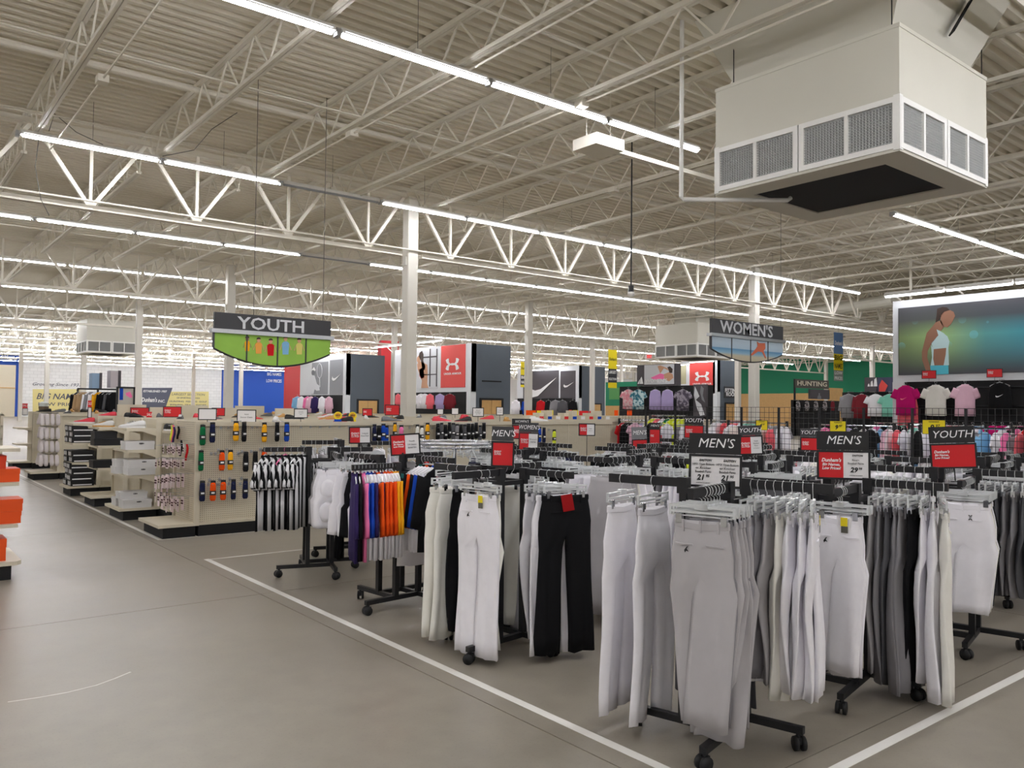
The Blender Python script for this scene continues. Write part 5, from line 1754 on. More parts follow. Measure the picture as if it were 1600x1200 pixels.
def runner_photo_mat():
    m = mat('printed runner photo backdrop', (70, 70, 76), 0.5)
    nt = m.node_tree
    b = nt.nodes['Principled BSDF']
    tc = nt.nodes.new('ShaderNodeTexCoord')
    sep = nt.nodes.new('ShaderNodeSeparateXYZ')
    nt.links.new(tc.outputs['Generated'], sep.inputs[0])
    rx = nt.nodes.new('ShaderNodeValToRGB')
    for p_, c in ((0.0, (120, 140, 92)), (0.16, (160, 196, 130)), (0.3, (92, 160, 160)), (0.55, (42, 150, 182)), (1.0, (50, 150, 186))):
        e = rx.color_ramp.elements.new(p_)
        e.color = rgb(*c)
    nt.links.new(sep.outputs[0], rx.inputs[0])
    rz = nt.nodes.new('ShaderNodeValToRGB')
    rz.color_ramp.elements[0].position = 0.0
    rz.color_ramp.elements[0].color = (0, 0, 0, 1)
    rz.color_ramp.elements[1].position = 1.0
    rz.color_ramp.elements[1].color = (0, 0, 0, 1)
    for p_, v in ((0.12, 0.2), (0.36, 0.75), (0.55, 1.0), (0.68, 0.5), (0.8, 0.05)):
        e = rz.color_ramp.elements.new(p_)
        e.color = (v, v, v, 1)
    nt.links.new(sep.outputs[2], rz.inputs[0])
    mx = nt.nodes.new('ShaderNodeMix')
    mx.data_type = 'RGBA'
    nt.links.new(rz.outputs[0], mx.inputs[0])
    mx.inputs[6].default_value = rgb(72, 72, 78)
    nt.links.new(rx.outputs[0], mx.inputs[7])
    vo = nt.nodes.new('ShaderNodeTexVoronoi')
    vo.inputs['Scale'].default_value = 3.2
    nt.links.new(tc.outputs['Object'], vo.inputs['Vector'])
    lt = nt.nodes.new('ShaderNodeMath')
    lt.operation = 'LESS_THAN'
    lt.inputs[1].default_value = 0.3
    nt.links.new(vo.outputs['Distance'], lt.inputs[0])
    rz2 = nt.nodes.new('ShaderNodeValToRGB')
    rz2.color_ramp.elements[0].position = 0.38
    rz2.color_ramp.elements[0].color = (0, 0, 0, 1)
    rz2.color_ramp.elements[1].position = 0.8
    rz2.color_ramp.elements[1].color = (0, 0, 0, 1)
    e = rz2.color_ramp.elements.new(0.55)
    e.color = (0.45, 0.45, 0.45, 1)
    nt.links.new(sep.outputs[2], rz2.inputs[0])
    ml = nt.nodes.new('ShaderNodeMath')
    ml.operation = 'MULTIPLY'
    nt.links.new(lt.outputs[0], ml.inputs[0])
    nt.links.new(rz2.outputs[0], ml.inputs[1])
    m2 = nt.nodes.new('ShaderNodeMix')
    m2.data_type = 'RGBA'
    nt.links.new(ml.outputs[0], m2.inputs[0])
    nt.links.new(mx.outputs[2], m2.inputs[6])
    m2.inputs[7].default_value = rgb(120, 210, 226)
    nt.links.new(m2.outputs[2], b.inputs['Base Color'])
    return m


ml_p = remap(MB().prism(lens, 0.03, TL - 0.03)).mesh('lens', M_PTUBE)
# ------------------------------------------------------------------ women's wall with the runner photo
XW = 19.5
f = FaceX('feature_wall', "tall white-framed wall with runner photo above black women's shirts wall", 'display wall', XW, 1395.4)
FW = f
LW = f.Y0 - 2.5
zt = f.pt(1397, 471)[1]
zbk = f.pt(1405, 597)[1]
ob('white_panel', MB().box(0, LW, 0, 0.4, zbk, zt), M_PANELW, f.t)
ob('side_panel', MB().box(0, 0.28, -0.02, 0.42, 0, zbk), M_PANELW, f.t)
ob('black_slatwall', MB().box(0.28, LW, 0.02, 0.4, 0, zbk), M_BLACKM, f.t)
x0, z1 = f.pt(1404, 482)
z0 = f.pt(1404, 586.5)[1]
ob('photo_print', MB().box(x0, LW - 0.4, -0.02, 0.0, z0, z1), runner_photo_mat(), f.t)
C = lambda x, y: (1380 + x * 0.1375, 440 + y * 0.1375)
for nm, m_, pts in (('printed_hair', M_HAIR, [(618, 310), (680, 288), (730, 295), (760, 325), (700, 345), (668, 385), (640, 440), (598, 470), (612, 390)]),
                    ('printed_face', M_SKIN, [(660, 380), (700, 340), (765, 325), (805, 345), (822, 390), (798, 445), (775, 485), (735, 522), (690, 512), (655, 465)]),
                    ('printed_neck', M_SKIN, [(600, 465), (662, 440), (695, 515), (660, 560), (555, 525)]),
                    ('printed_arm', M_SKIN, [(555, 520), (612, 545), (632, 610), (560, 700), (512, 785), (505, 860), (548, 1010), (490, 1010), (447, 890), (445, 800), (480, 660), (500, 585)]),
                    ('printed_top', mat('printed pale aqua', (196, 224, 226), 0.6), [(612, 545), (655, 565), (690, 585), (735, 625), (757, 680), (745, 752), (575, 770), (550, 695), (632, 612)]),
                    ('printed_belly', M_SKIN, [(580, 768), (722, 754), (716, 830), (692, 952), (588, 952), (574, 880)]),
                    ('printed_rim_light', mat('printed pale aqua', (196, 224, 226), 0.6), [(548, 720), (580, 768), (574, 880), (588, 952), (545, 955), (560, 860)]),
                    ('printed_side_light', mat('printed pale aqua', (196, 224, 226), 0.6), [(722, 754), (745, 752), (752, 950), (692, 952), (716, 830)]),
                    ('printed_shorts', mat('printed turquoise', (86, 196, 216), 0.6), [(540, 955), (745, 950), (748, 1052), (545, 1058)])):
    put(f, nm, [C(*q) for q in pts], m_, -0.026, -0.02)
for k in range(5):
    xx = 0.9 + k * 1.0
    ob('rail', MB().box(0.3, LW, -0.02, 0.02, 0.5 + k * 0.42, 0.53 + k * 0.42), M_BLACK, f.t)
# strip lights over the panel
for k, (pa, pb) in enumerate(((1383, 1475.5), (1478.8, 1582.8), (1587, 1700))):
    a, b = onx(pa, 464.4 - (pa - 1383) * 0.105, XW - 0.35), onx(pb, 464.4 - (pb - 1383) * 0.105, XW - 0.35)
    t = thing('panel_light', 'white strip light over the runner photo panel, %s from the left' % ORD[k + 1], 'ceiling light', (a.x, a.y, a.z + 0.02), -pi / 2, 'strip lights over the runner panel')
    o = link('housing', mh, t)
    o.scale.x = (a.y - b.y) / TL
    o = link('lens', ml_p, t)
    o.scale.x = (a.y - b.y) / TL
    ob('arm', MB().bar((0.2, 0, 0.04), (0.2, 0.4, -0.1), 0.03, 0.03), M_STEEL, t)
for px, lab in ((1451.5, 'small red card sign under the runner photo, left one'), (1554, 'small red card sign under the runner photo, right one')):
    p = onx(px, 591 if px < 1500 else 589, XW - 0.3)
    sale_sign(p, 0.28, 0.17, lab, kind='red', stem=0.12, yaw=-pi / 2 + 0.3)


def tee(X, px, py, kind, col, lab, group='shirts on the womens wall', yaw=0.0, size=1.0, off=0.25, sleeves=None):
    p = onx(px, py, X - off)
    ob('faceout_arm', MB().bar((FW.Y0 - p.y, 0.03, p.z - 0.008), (FW.Y0 - p.y, -off - 0.06, p.z - 0.008), 0.015, 0.014), M_CHROME, FW.t)
    o = garment(p, pi + yaw, kind, col, lab, group, 1, RND.randint(0, 2), sleeves, size=size)
    return o


tee(XW, 1415, 597, 'tee', F_MAG, 'magenta short-sleeved shirt hung high under the runner photo')
tee(XW, 1418, 612, 'tank', F_CORAL, 'coral shirt layered behind the magenta shirt', off=0.12, size=1.05)
tee(XW, 1462, 596, 'tee', F_CREAM, 'white short-sleeved shirt hung high under the runner photo', size=1.0)
tee(XW, 1508, 595, 'tee', F_LPINK, 'pale pink shirt hung edge-on under the runner photo', yaw=0.95)
tee(XW, 1562, 592, 'tank', F_BLACK, 'black tank top with white swoosh under the runner photo')
for k, (px, c_) in enumerate(((1400, F_WHITE), (1412, F_MINT), (1424, F_CORAL), (1440, F_BLACK), (1452, F_WHITE), (1478, F_MID), (1492, F_WHITE), (1506, F_LIME), (1520, F_BLACK), (1536, F_WHITE), (1552, F_MAG), (1566, F_MAG), (1580, F_WHITE), (1594, F_BLACK))):
    tee(XW, px, 660, 'tee', c_, '%s shirt, %s along the lower bar of the runner wall' % (COLNAME[c_.name], ORD[k + 1]), 'shirts on the lower bar of the runner wall', yaw=RND.uniform(0.5, 1.2), size=0.9, off=0.3)

# swoosh on shirts (printed marks carried by the garments)
def mark(px, py, w, h, X, col, nm='printed_mark'):
    p = onx(px, py, X)
    return [(p.y + w / 2 - u * w, p.z + v * h) for u, v in SW], p


for px, py, garm, c_ in ((1412.5, 625, 'magenta short-sleeved shirt', mat('pink print', (244, 130, 150), 0.6)), (1562, 621, 'black tank top with white swoosh', M_INKW)):
    pts, p = mark(px, py, 0.16, 0.07, XW - 0.285, c_)
    par = [o for o in COL.objects if o.get('label', '').startswith(garm)][0]
    mb = MB()
    mi_ = Matrix.Translation(par.location) @ Matrix.Rotation(par.rotation_euler.z, 4, 'Z')
    mi_ = mi_.inverted()
    loc = [mi_ @ Vector((XW - 0.30, y, z)) for y, z in pts]
    mb.add(loc, [tuple(range(len(loc)))])
    ob('logo', mb, c_, par)

# ------------------------------------------------------------------ wire grid screens along X = 10.4
GW, GHT = 0.61, 1.66
gm = MB()
for k in range(9):
    gm.tube([(0, k * GW / 8, 0.06), (0, k * GW / 8, GHT)], 0.0032, 4, caps=False)
for k in range(22):
    gm.tube([(0.004, 0, 0.08 + k * 0.0752), (0.004, GW, 0.08 + k * 0.0752)], 0.0032, 4, caps=False)
m_gw = gm.mesh('wires', M_BLACK)
m_gp = MB().box(-0.012, 0.012, -0.012, 0.012, 0, GHT).mesh('edge_post', M_BLACK)
m_gf = MB().box(-0.3, 0.3, -0.015, 0.015, 0, 0.04).mesh('foot', M_BLACK)
for k in range(12):
    y = 2.3 + k * (GW + 0.03)
    t = thing('wire_grid_screen', 'black wire grid screen, %s from the right, before the womens wall' % ORD[k + 1], 'wire screen', (10.4, y, 0), 0, 'wire grid screens')
    link('wires', m_gw, t)['kind'] = 'stuff'
    link('edge_post', m_gp, t, (0, -0.008, 0))
    link('foot', m_gf, t, (0, 0.1, 0))
    for q in range(RND.randint(5, 7)):
        zz = RND.choice((1.42, 1.0))
        c_ = RND.choice((F_WHITE, F_WHITE, F_BLACK, F_WHITE, F_MID, F_LPINK, F_CREAM, F_BLACK, F_CORAL))
        yy = y + 0.06 + q * 0.09
        garment(Vector((10.7, yy, zz)), pi / 2 * 0 + RND.uniform(-0.2, 0.2), RND.choice(('tee', 'tank', 'girdle')), c_, '%s top, %s along the back of the %s wire screen' % (COLNAME[c_.name], ORD[q + 1], ORD[k + 1]), 'tops behind the wire screens', 0, q, yaw=pi / 2, size=0.6)

# low womens racks between the grid and the wall: bars of small bright garments
cols_ = (F_PINK, F_WHITE, F_BLACK, F_CORAL, F_MINT, F_LPINK, F_WHITE, F_BLACK, F_RED, F_SKY, F_LILAC, F_MID, F_WHITE)
low = [(12.6, 3.4, 'first'), (12.8, 5.2, 'second'), (13.0, 7.0, 'third'), (14.6, 4.2, 'fourth'), (15.0, 6.4, 'fifth'), (16.4, 5.2, 'sixth'), (13.4, 9.2, 'seventh'), (16.8, 8.0, 'eighth'), (12.6, 11.4, 'ninth'), (15.2, 11.0, 'tenth')]
for x, y, nm in low:
    t = thing('garment_rail', 'black two-tier garment rail of small bright tops, %s beyond the wire screens' % nm, 'garment rail', (x, y, 0), 0, 'garment rails beyond the wire screens')
    for z in (1.38, 0.72):
        ob('bar', MB().tube([(0, -0.65, z), (0, 0.65, z)], 0.014, 6), M_CHROME, t)
    for s_ in (-0.65, 0.65):
        ob('post', MB().box(-0.02, 0.02, s_ - 0.02, s_ + 0.02, 0.02, 1.42), M_BLACK, t)
        ob('foot', MB().box(-0.25, 0.25, s_ - 0.02, s_ + 0.02, 0.0, 0.03), M_BLACK, t)
    for ti, z in enumerate((1.393, 0.733)):
        c_ = RND.choice(cols_)
        for q in range(9):
            if RND.random() < 0.5:
                c_ = RND.choice(cols_)
            garment(Vector((x, y - 0.56 + q * 0.14, z)), pi / 2, RND.choice(('tee', 'tank', 'tank')), c_, '%s top, %s along the %s bar of the %s garment rail' % (COLNAME[c_.name], ORD[q + 1], ('upper', 'lower')[ti], nm), 'tops on the garment rails', 0, q, yaw=RND.uniform(-0.35, 0.2), size=0.8)

# ------------------------------------------------------------------ brand blocks (fitting-room blocks with graphic panels)


def block(name_lab, X, pc, ptop, pfar, pside, zbk_py=None):
    # near corner at pixel pc; face toward -X runs back to pixel pfar; grey side toward -Y runs to pixel pside
    c = onx(pc, ptop, X)
    yf = onx(pfar, 640, X).y
    xs = ony(pside, 640, c.y).x
    f = FaceX('brand_wall', name_lab, 'display wall', X, pfar)
    L = yf - c.y
    zb = f.pt(pc, zbk_py)[1]
    ob('white_panel', MB().box(0, L, 0.0, 0.3, zb, c.z), M_PANELW, f.t)
    ob('trim_post', MB().box(L - 0.35, L, -0.03, 0.3, 0, c.z), M_PANELW, f.t)
    ob('black_slatwall', MB().box(0, L - 0.35, 0.02, 0.3, 0, zb), M_BLACKM, f.t)
    # side toward the camera, in local axes it is the plane x = L running along +y (world +X)
    ob('grey_side', MB().box(L - 0.3, L, 0.3, xs - X, 0, c.z - 0.02), M_GREYPANEL, f.t)
    f.L, f.corner, f.xs, f.top = L, c, xs, c.z
    return f


def door(f, p0, p1, ptop, lab=None, off=0.0):
    # oak door in the grey side: local plane x = L, facing local +x
    yc = f.corner.y
    a, b = ony(p0, 640, yc).x - f.X, ony(p1, 640, yc).x - f.X
    z = max(2.0, ony(p0, ptop, yc).z)
    ob('door_frame', MB().box(f.L, f.L + 0.04, a - 0.12, a, 0, z + 0.1).box(f.L, f.L + 0.04, b, b + 0.12, 0, z + 0.1).box(f.L, f.L + 0.04, a, b, z, z + 0.1), M_BLACK, f.t)
    m = (a + b) / 2
    ob('door_leaf', MB().box(f.L, f.L + 0.02, a, m - 0.01, 0, z), M_OAK, f.t)
    ob('door_leaf', MB().box(f.L, f.L + 0.02, m + 0.01, b, 0, z), M_OAK, f.t)


def wall_clothes(f, items, py, kind, group, desc, size=1.0):
    for k, (px, c_, yw) in enumerate(items):
        p = onx(px, py, f.X - 0.35)
        ob('faceout_arm', MB().bar((f.Y0 - p.y, 0.03, p.z - 0.008), (f.Y0 - p.y, -0.42, p.z - 0.008), 0.015, 0.014), M_CHROME, f.t)
        garment(p, pi, kind, c_, '%s %s, %s from the left on the %s' % (COLNAME[c_.name], 'jacket' if kind == 'long' else 'top', ORD[k + 1], desc), group, 0, k, yaw=yw, size=size)


def panel_light(f, n, py0, slope, px0, dpx, desc):
    for k in range(n):
        a = onx(px0 + k * dpx, py0 + slope * k * dpx, f.X - 0.4)
        b = onx(px0 + (k + 1) * dpx - 1, py0 + slope * (k + 1) * dpx, f.X - 0.4)
        L_ = a.y - b.y
        t = thing('panel_light', 'white strip light above the %s, %s from its far end' % (desc, ORD[k + 1]), 'ceiling light', (a.x, a.y, a.z), -pi / 2, 'strip lights above the brand walls')
        for nm, me in (('housing', mh), ('lens', ml_p)):
            link(nm, me, t).scale = (L_ / TL, 1.0, 1.0)
        ob('arm', MB().bar((L_ / 2, 0, 0.04), (L_ / 2, 0.45, min(-0.05, f.top - a.z - 0.1)), 0.05, 0.05), M_STEEL, t)


B1 = block('white brand wall with red arch-logo panel and gym photo, slate grey side with oak doors', 23.6, 737, 536, 616, 797, 612)
rect(B1, 'red_panel', 690, 541, 727, 605, M_UARED)
arch_logo(B1, 697.5, 558.5, 718.5, 579.5)
words(B1, 'UNDER ARMOUR', 708, 584, 3.4, M_INKW, wpx=27)
rect(B1, 'photo_print', 652, 544, 683.5, 607, M_LPRINT, -0.02)
rect(B1, 'photo_print', 619, 548, 634, 607, M_LPRINT, -0.02)
for px in (672, 682.5):
    rect(B1, 'printed_bar', px, 545, px + 0.9, 604, M_DPRINT, -0.03, -0.02)
for py in (557.5, 585):
    rect(B1, 'printed_bar', 662, py, 683, py + 0.6, M_DPRINT, -0.03, -0.02)
C = lambda x, y: (600 + x * 0.125, 520 + y * 0.125)
for nm, m_, pts in (('printed_hair', M_HAIR, [(450, 250), (480, 225), (498, 270), (495, 350), (525, 420), (515, 470), (480, 440), (465, 340), (440, 300)]), ('printed_face', M_SKINL, [(418, 310), (445, 280), (462, 320), (455, 370), (430, 380), (415, 345)]),
                    ('printed_body', M_SKINL, [(420, 390), (460, 360), (510, 380), (545, 400), (550, 500), (545, 640), (560, 690), (470, 690), (480, 600), (450, 520), (425, 450)]), ('printed_top', M_UARED, [(448, 460), (500, 430), (510, 560), (470, 575), (450, 540)])):
    put(B1, nm, [C(*q) for q in pts], m_, -0.03, -0.02)
door(B1, 752, 783, 625)
ob('wall_slot', MB().box(B1.L, B1.L + 0.03, ony(753, 595, B1.corner.y).x - B1.X, ony(783, 595, B1.corner.y).x - B1.X, ony(760, 596.5, B1.corner.y).z, ony(760, 594.5, B1.corner.y).z), M_BLACKM, B1.t)
wall_clothes(B1, [(622, F_CORAL, 0), (636, F_NAVY, 0.9), (658, F_WHITE, 0.8), (664, F_WHITE, 0.8), (672, F_CORAL, 0.2), (687.5, F_LILAC, 0.4), (703, F_MAROON, 1.0)], 613, 'long', 'jackets on the gym photo wall', 'gym photo wall', 1.0)
panel_light(B1, 3, 543, -0.11, 586, 35, 'gym photo wall')

B2 = block('white brand wall with grey tennis photo and swoosh panel, slate grey side with oak door', 23.4, 541.5, 552, 468, 600, 617)
rect(B2, 'photo_print', 488, 567, 512, 616, mat('printed grey gradient', (142, 144, 148), 0.6), -0.02)
rect(B2, 'photo_print', 516, 563, 538.5, 616, mat('printed grey gradient', (142, 144, 148), 0.6), -0.02)
C = lambda x, y: (400 + x * 0.125, 530 + y * 0.125)
for nm, m_, pts in (('printed_body', M_LPRINT, [(620, 685), (640, 600), (680, 480), (702, 450), (735, 455), (748, 500), (765, 560), (792, 580), (800, 640), (762, 645), (738, 625), (722, 685)]),
                    ('printed_head', M_GPRINT, [(700, 400), (722, 385), (742, 400), (738, 440), (712, 450), (698, 430)]), ('printed_hair', M_INKW, [(702, 385), (728, 350), (748, 380), (742, 402), (720, 388)])):
    put(B2, nm, [C(*q) for q in pts], m_, -0.03, -0.02)
ring = [C(800 + 32 * cos(2 * pi * k / 20), 395 + 90 * sin(2 * pi * k / 20)) for k in range(20)]
rp = [B2.pt(*q) for q in ring]
ob('printed_racket', MB().tube([(x, -0.03, z) for x, z in rp + rp[:1]], 0.03, 4).tube([(B2.pt(*C(802, 485))[0], -0.03, B2.pt(*C(802, 485))[1]), (B2.pt(*C(805, 600))[0], -0.03, B2.pt(*C(805, 600))[1])], 0.04, 4), M_LPRINT, B2.t)
swoosh(B2, 519.5, 584, 533.5, 595.5)
door(B2, 560, 589, 626)
wall_clothes(B2, [(465, F_SKY, 0.7), (471, F_WHITE, 0.3), (481, F_PINK, 0.4), (486, F_LPINK, 0.5), (492.5, F_PURP, 0.3), (503, F_WHITE, 0.1), (514, F_LPINK, 0.2)], 617, 'long', 'jackets under the tennis photo', 'tennis photo wall', 1.35)
panel_light(B2, 2, 553, -0.13, 482, 32, 'tennis photo wall')

B3 = block('white brand wall with two dark swoosh panels beyond the second column, slate grey side', 43.5, 905, 571, 808, 945, 622)
rect(B3, 'dark_panel', 818, 581, 873, 622, M_DPRINT, -0.02)
rect(B3, 'dark_panel', 876, 580, 904, 622, M_DPRINT, -0.02)
swoosh(B3, 826, 590, 870, 622)
swoosh(B3, 881, 597, 897, 606)
wall_clothes(B3, [(806, F_WHITE, 0.3), (823, F_ROYAL, 0.5), (845, F_RED, 0.2), (857, F_BLACK, 0.0), (868, F_MID, 0.9), (879, F_DARK, 0.4), (895, F_BLACK, 0.1)], 623, 'long', 'jackets under the dark swoosh panels', 'dark swoosh wall', 1.5)
door(B3, 925, 938, 632)
panel_light(B3, 2, 578, -0.1, 832, 25, 'dark swoosh wall')

B4 = block('white brand wall with red arch-logo panel behind the overhead women sign, grey fitting room side', 44.2, 1121, 562, 1064, 1156, 612)
rect(B4, 'red_panel', 1078, 567, 1117.5, 615, M_UARED)
arch_logo(B4, 1086.5, 580, 1109, 596)
words(B4, 'UNDER ARMOUR', 1097.5, 600, 3.0, M_INKW, wpx=29)
rect(B4, 'photo_print', 1064, 570, 1072, 600, mat('printed khaki', (176, 172, 140), 0.6), -0.02)
yc = B4.corner.y
a, b = ony(1131, 606, yc), ony(1153, 620, yc)
sg = ob('fitting_sign', MB().box(B4.L, B4.L + 0.05, a.x - B4.X, b.x - B4.X, b.z - 0.1, a.z + 0.1), M_GREYCARD, B4.t)
for body, py in (('FITTING', 610.5), ('ROOM', 616.5)):
    p = ony(1142, py, yc)
    me = text_mesh(body, 0.36, 0.008, 0, 1.1, M_INKW, 0.004)
    link('lettering', me, B4.t, (B4.L + 0.06, p.x - B4.X, p.z), (0, 0, pi / 2))
door(B4, 1134, 1153, 631)
panel_light(B4, 2, 571, -0.13, 1040, 38, 'fitting room wall')

# womens adidas-style black wall with posters and hung outfits
f = FaceX('brand_wall', "black free-standing wall with women's poster above floral and lilac outfits", 'display wall', 24.0, 968)
L = f.pt(1106, 640)[0]
zb = f.pt(980, 604)[1]
ob('black_slatwall', MB().box(0, L, 0, 0.3, 0, zb), M_BLACKM, f.t)
rect(f, 'poster_board', 998, 571, 1058.5, 602, M_DPRINT, -0.1, 0.2)
rect(f, 'photo_print', 1010, 571, 1056, 600, M_LPRINT, -0.12, -0.1)
C = lambda x, y: (980 + x * 0.1375, 530 + y * 0.1375)
for nm, m_, pts in (('printed_pants', F_PINK, [(290, 440), (400, 390), (440, 400), (445, 455), (330, 460)]), ('printed_body', M_SKINL, [(440, 400), (500, 375), (540, 400), (548, 440), (500, 480), (450, 455)]),
                    ('printed_arm', M_SKINL, [(370, 310), (400, 300), (480, 330), (500, 360), (440, 330), (400, 390), (385, 350)]), ('printed_hair', M_HAIR, [(480, 320), (510, 310), (540, 340), (535, 385), (505, 385), (495, 350)])):
    put(f, nm, [C(*q) for q in pts], m_, -0.128, -0.12)
words(f, "WOMEN'S", 1029, 595.5, 6.0, M_INKW, -0.14, wpx=34)
put(f, 'logo', [(f.pt(1003, 600)[0] + u, f.pt(1003, 600)[1] + v) for u, v in ((0, 0), (0.18, 0), (0.1, 0.28), (0.04, 0.22))], M_INKW, -0.13, -0.12, True)
put(f, 'logo', [(f.pt(1003, 600)[0] + u, f.pt(1003, 600)[1] + v) for u, v in ((-0.12, 0), (-0.03, 0), (0.01, 0.18), (-0.03, 0.14))], M_INKW, -0.13, -0.12, True)
rect(f, 'photo_print', 1086, 601, 1106, 651, M_DPRINT, -0.1, 0.0)
C = lambda x, y: (980 + x * 0.1375, 530 + y * 0.1375)
put(f, 'printed_figure', [C(*q) for q in [(790, 540), (820, 600), (840, 650), (800, 690), (860, 740), (900, 860), (850, 870), (810, 770), (780, 640)]], M_LPRINT, -0.11, -0.1)
put(f, 'printed_figure', [C(*q) for q in [(860, 530), (890, 560), (880, 640), (905, 720), (870, 690), (850, 600)]], M_GPRINT, -0.11, -0.1)


def floral(nm, c1, c2):
    m = mat('fabric ' + nm, c1, 0.88, spec=0.15)
    nt = m.node_tree
    tc = nt.nodes.new('ShaderNodeTexCoord')
    n = nt.nodes.new('ShaderNodeTexNoise')
    n.inputs['Scale'].default_value = 9
    nt.links.new(tc.outputs['Object'], n.inputs['Vector'])
    r = nt.nodes.new('ShaderNodeValToRGB')
    r.color_ramp.elements[0].position = 0.45
    r.color_ramp.elements[0].color = rgb(*c1)
    r.color_ramp.elements[1].position = 0.55
    r.color_ramp.elements[1].color = rgb(*c2)
    nt.links.new(n.outputs['Fac'], r.inputs[0])
    nt.links.new(r.outputs[0], nt.nodes['Principled BSDF'].inputs['Base Color'])
    COLNAME[m.name] = nm
    return m


FL1, FL2, FL3 = floral('pink floral', (232, 150, 164), (240, 206, 210)), floral('blue floral', (60, 120, 140), (200, 224, 228)), floral('grey floral', (150, 144, 156), (84, 78, 92))
FPL = floral('plaid', (60, 56, 60), (176, 170, 170))
for px, c_, lab, kd in ((982, FL1, 'pink floral outfit, furthest left on the black womens wall', 'tee'), (997.5, FL2, 'blue floral outfit on the black womens wall', 'tee'), (1024, F_LILAC, 'pale lilac top, first of two on the black womens wall', 'tank'), (1043, F_LILAC, 'wide lilac tank top, second of two on the black womens wall', 'tank'), (1067, FL3, 'grey floral outfit on the black womens wall', 'tee')):
    p = onx(px, 605, 23.7)
    ob('faceout_arm', MB().bar((f.Y0 - p.y, 0.03, p.z - 0.008), (f.Y0 - p.y, -0.36, p.z - 0.008), 0.015, 0.014), M_CHROME, f.t)
    garment(p, pi, kd, c_, lab, 'outfits on the black womens wall', 0, 1, yaw=0.2, size=1.1)
for k, px in enumerate((988, 1001, 1010, 1024, 1034, 1046, 1060, 1072)):
    p = onx(px, 642, 22.6)
    c_ = (F_LIME, F_WHITE, F_GREEN, F_LIME, F_CORAL, F_LIME, F_LIME, F_WHITE)[k]
    pass

# lime shirts hung over a rail mid-floor
t = thing('garment_rail', 'black garment rail of lime and white shirts below the lilac tops', 'garment rail', (12.0, 9.6, 0))
q0, q1 = atd(1016, 650, 15.0), atd(1072, 650, 15.0)
t.location = (q0.x, q0.y, 0)
dv = q1 - q0
ob('bar', MB().tube([(0, 0, 1.5), (dv.x, dv.y, 1.5)], 0.014, 6), M_CHROME, t)
for s_ in (0, 1):
    ob('post', MB().box(dv.x * s_ - 0.02, dv.x * s_ + 0.02, dv.y * s_ - 0.02, dv.y * s_ + 0.02, 0, 1.52), M_BLACK, t)
    ob('foot', MB().box(dv.x * s_ - 0.25, dv.x * s_ + 0.25, dv.y * s_ - 0.02, dv.y * s_ + 0.02, 0, 0.03), M_BLACK, t)
for k in range(7):
    p = q0 + dv * ((k + 0.5) / 7)
    c_ = (F_LIME, F_CORAL, F_WHITE, F_GREEN, F_LIME, F_LIME, F_LIME)[k]
    garment(Vector((p.x, p.y, 1.514)), math.atan2(dv.y, dv.x), 'tee', c_, '%s shirt, %s from the left on the mid-floor lime rail' % (COLNAME[c_.name], ORD[k + 1]), 'shirts on the mid-floor lime rail', 0, k, yaw=-0.9 + RND.uniform(-0.2, 0.2), size=0.9)

# black wall with robes and tees left of the runner panel, posters on top
f = FaceX('brand_wall', 'black wall of robe-like tops with dark posters, left of the runner panel', 'display wall', 27.0, 1316)
L = f.pt(1400, 640)[0]
ob('black_slatwall', MB().box(0, L, 0, 0.3, 0, f.pt(1320, 613)[1]), M_BLACKM, f.t)
rect(f, 'poster_board', 1353, 590, 1372, 612, M_DPRINT, -0.1, 0.1)
rect(f, 'poster_board', 1373, 590, 1396, 612, mat('printed dusk blue', (66, 70, 96), 0.6), -0.1, 0.1)
put(f, 'printed_figure', [(f.pt(1376, 612)[0] + u, f.pt(1376, 612)[1] + v) for u, v in ((0, 0), (0.2, 0.0), (0.3, 0.2), (0.1, 0.4), (0.0, 0.2))], M_UARED, -0.11, -0.1, True)
for u0, u1, v in ((0, 0.08, 0.1), (0.1, 0.2, 0.2), (0.22, 0.34, 0.3)):
    a = f.pt(1358, 604)
    put(f, 'logo', [(a[0] + u0, a[1]), (a[0] + u1, a[1]), (a[0] + u1 - 0.03, a[1] + v), (a[0] + u0 + 0.02, a[1] + v * 0.8)], M_INKW, -0.11, -0.1, True)
for px, c_, kd, lab in ((1326, F_MID, 'long', 'grey robe-like top on black wall left of runner panel'), (1346.5, F_MAROON, 'long', 'maroon robe-like top on black wall left of runner panel'), (1368, F_WHITE, 'tee', 'white shirt with dark square print left of runner panel'), (1390, F_MINT, 'tee', 'pale mint shirt half hidden by the runner panel edge')):
    p = onx(px, 612, 26.7)
    ob('faceout_arm', MB().bar((f.Y0 - p.y, 0.03, p.z - 0.008), (f.Y0 - p.y, -0.36, p.z - 0.008), 0.015, 0.014), M_CHROME, f.t)
    garment(p, pi, kd, c_, lab, 'tops on the wall left of the runner panel', 0, 0, yaw=0.3, size=1.05)

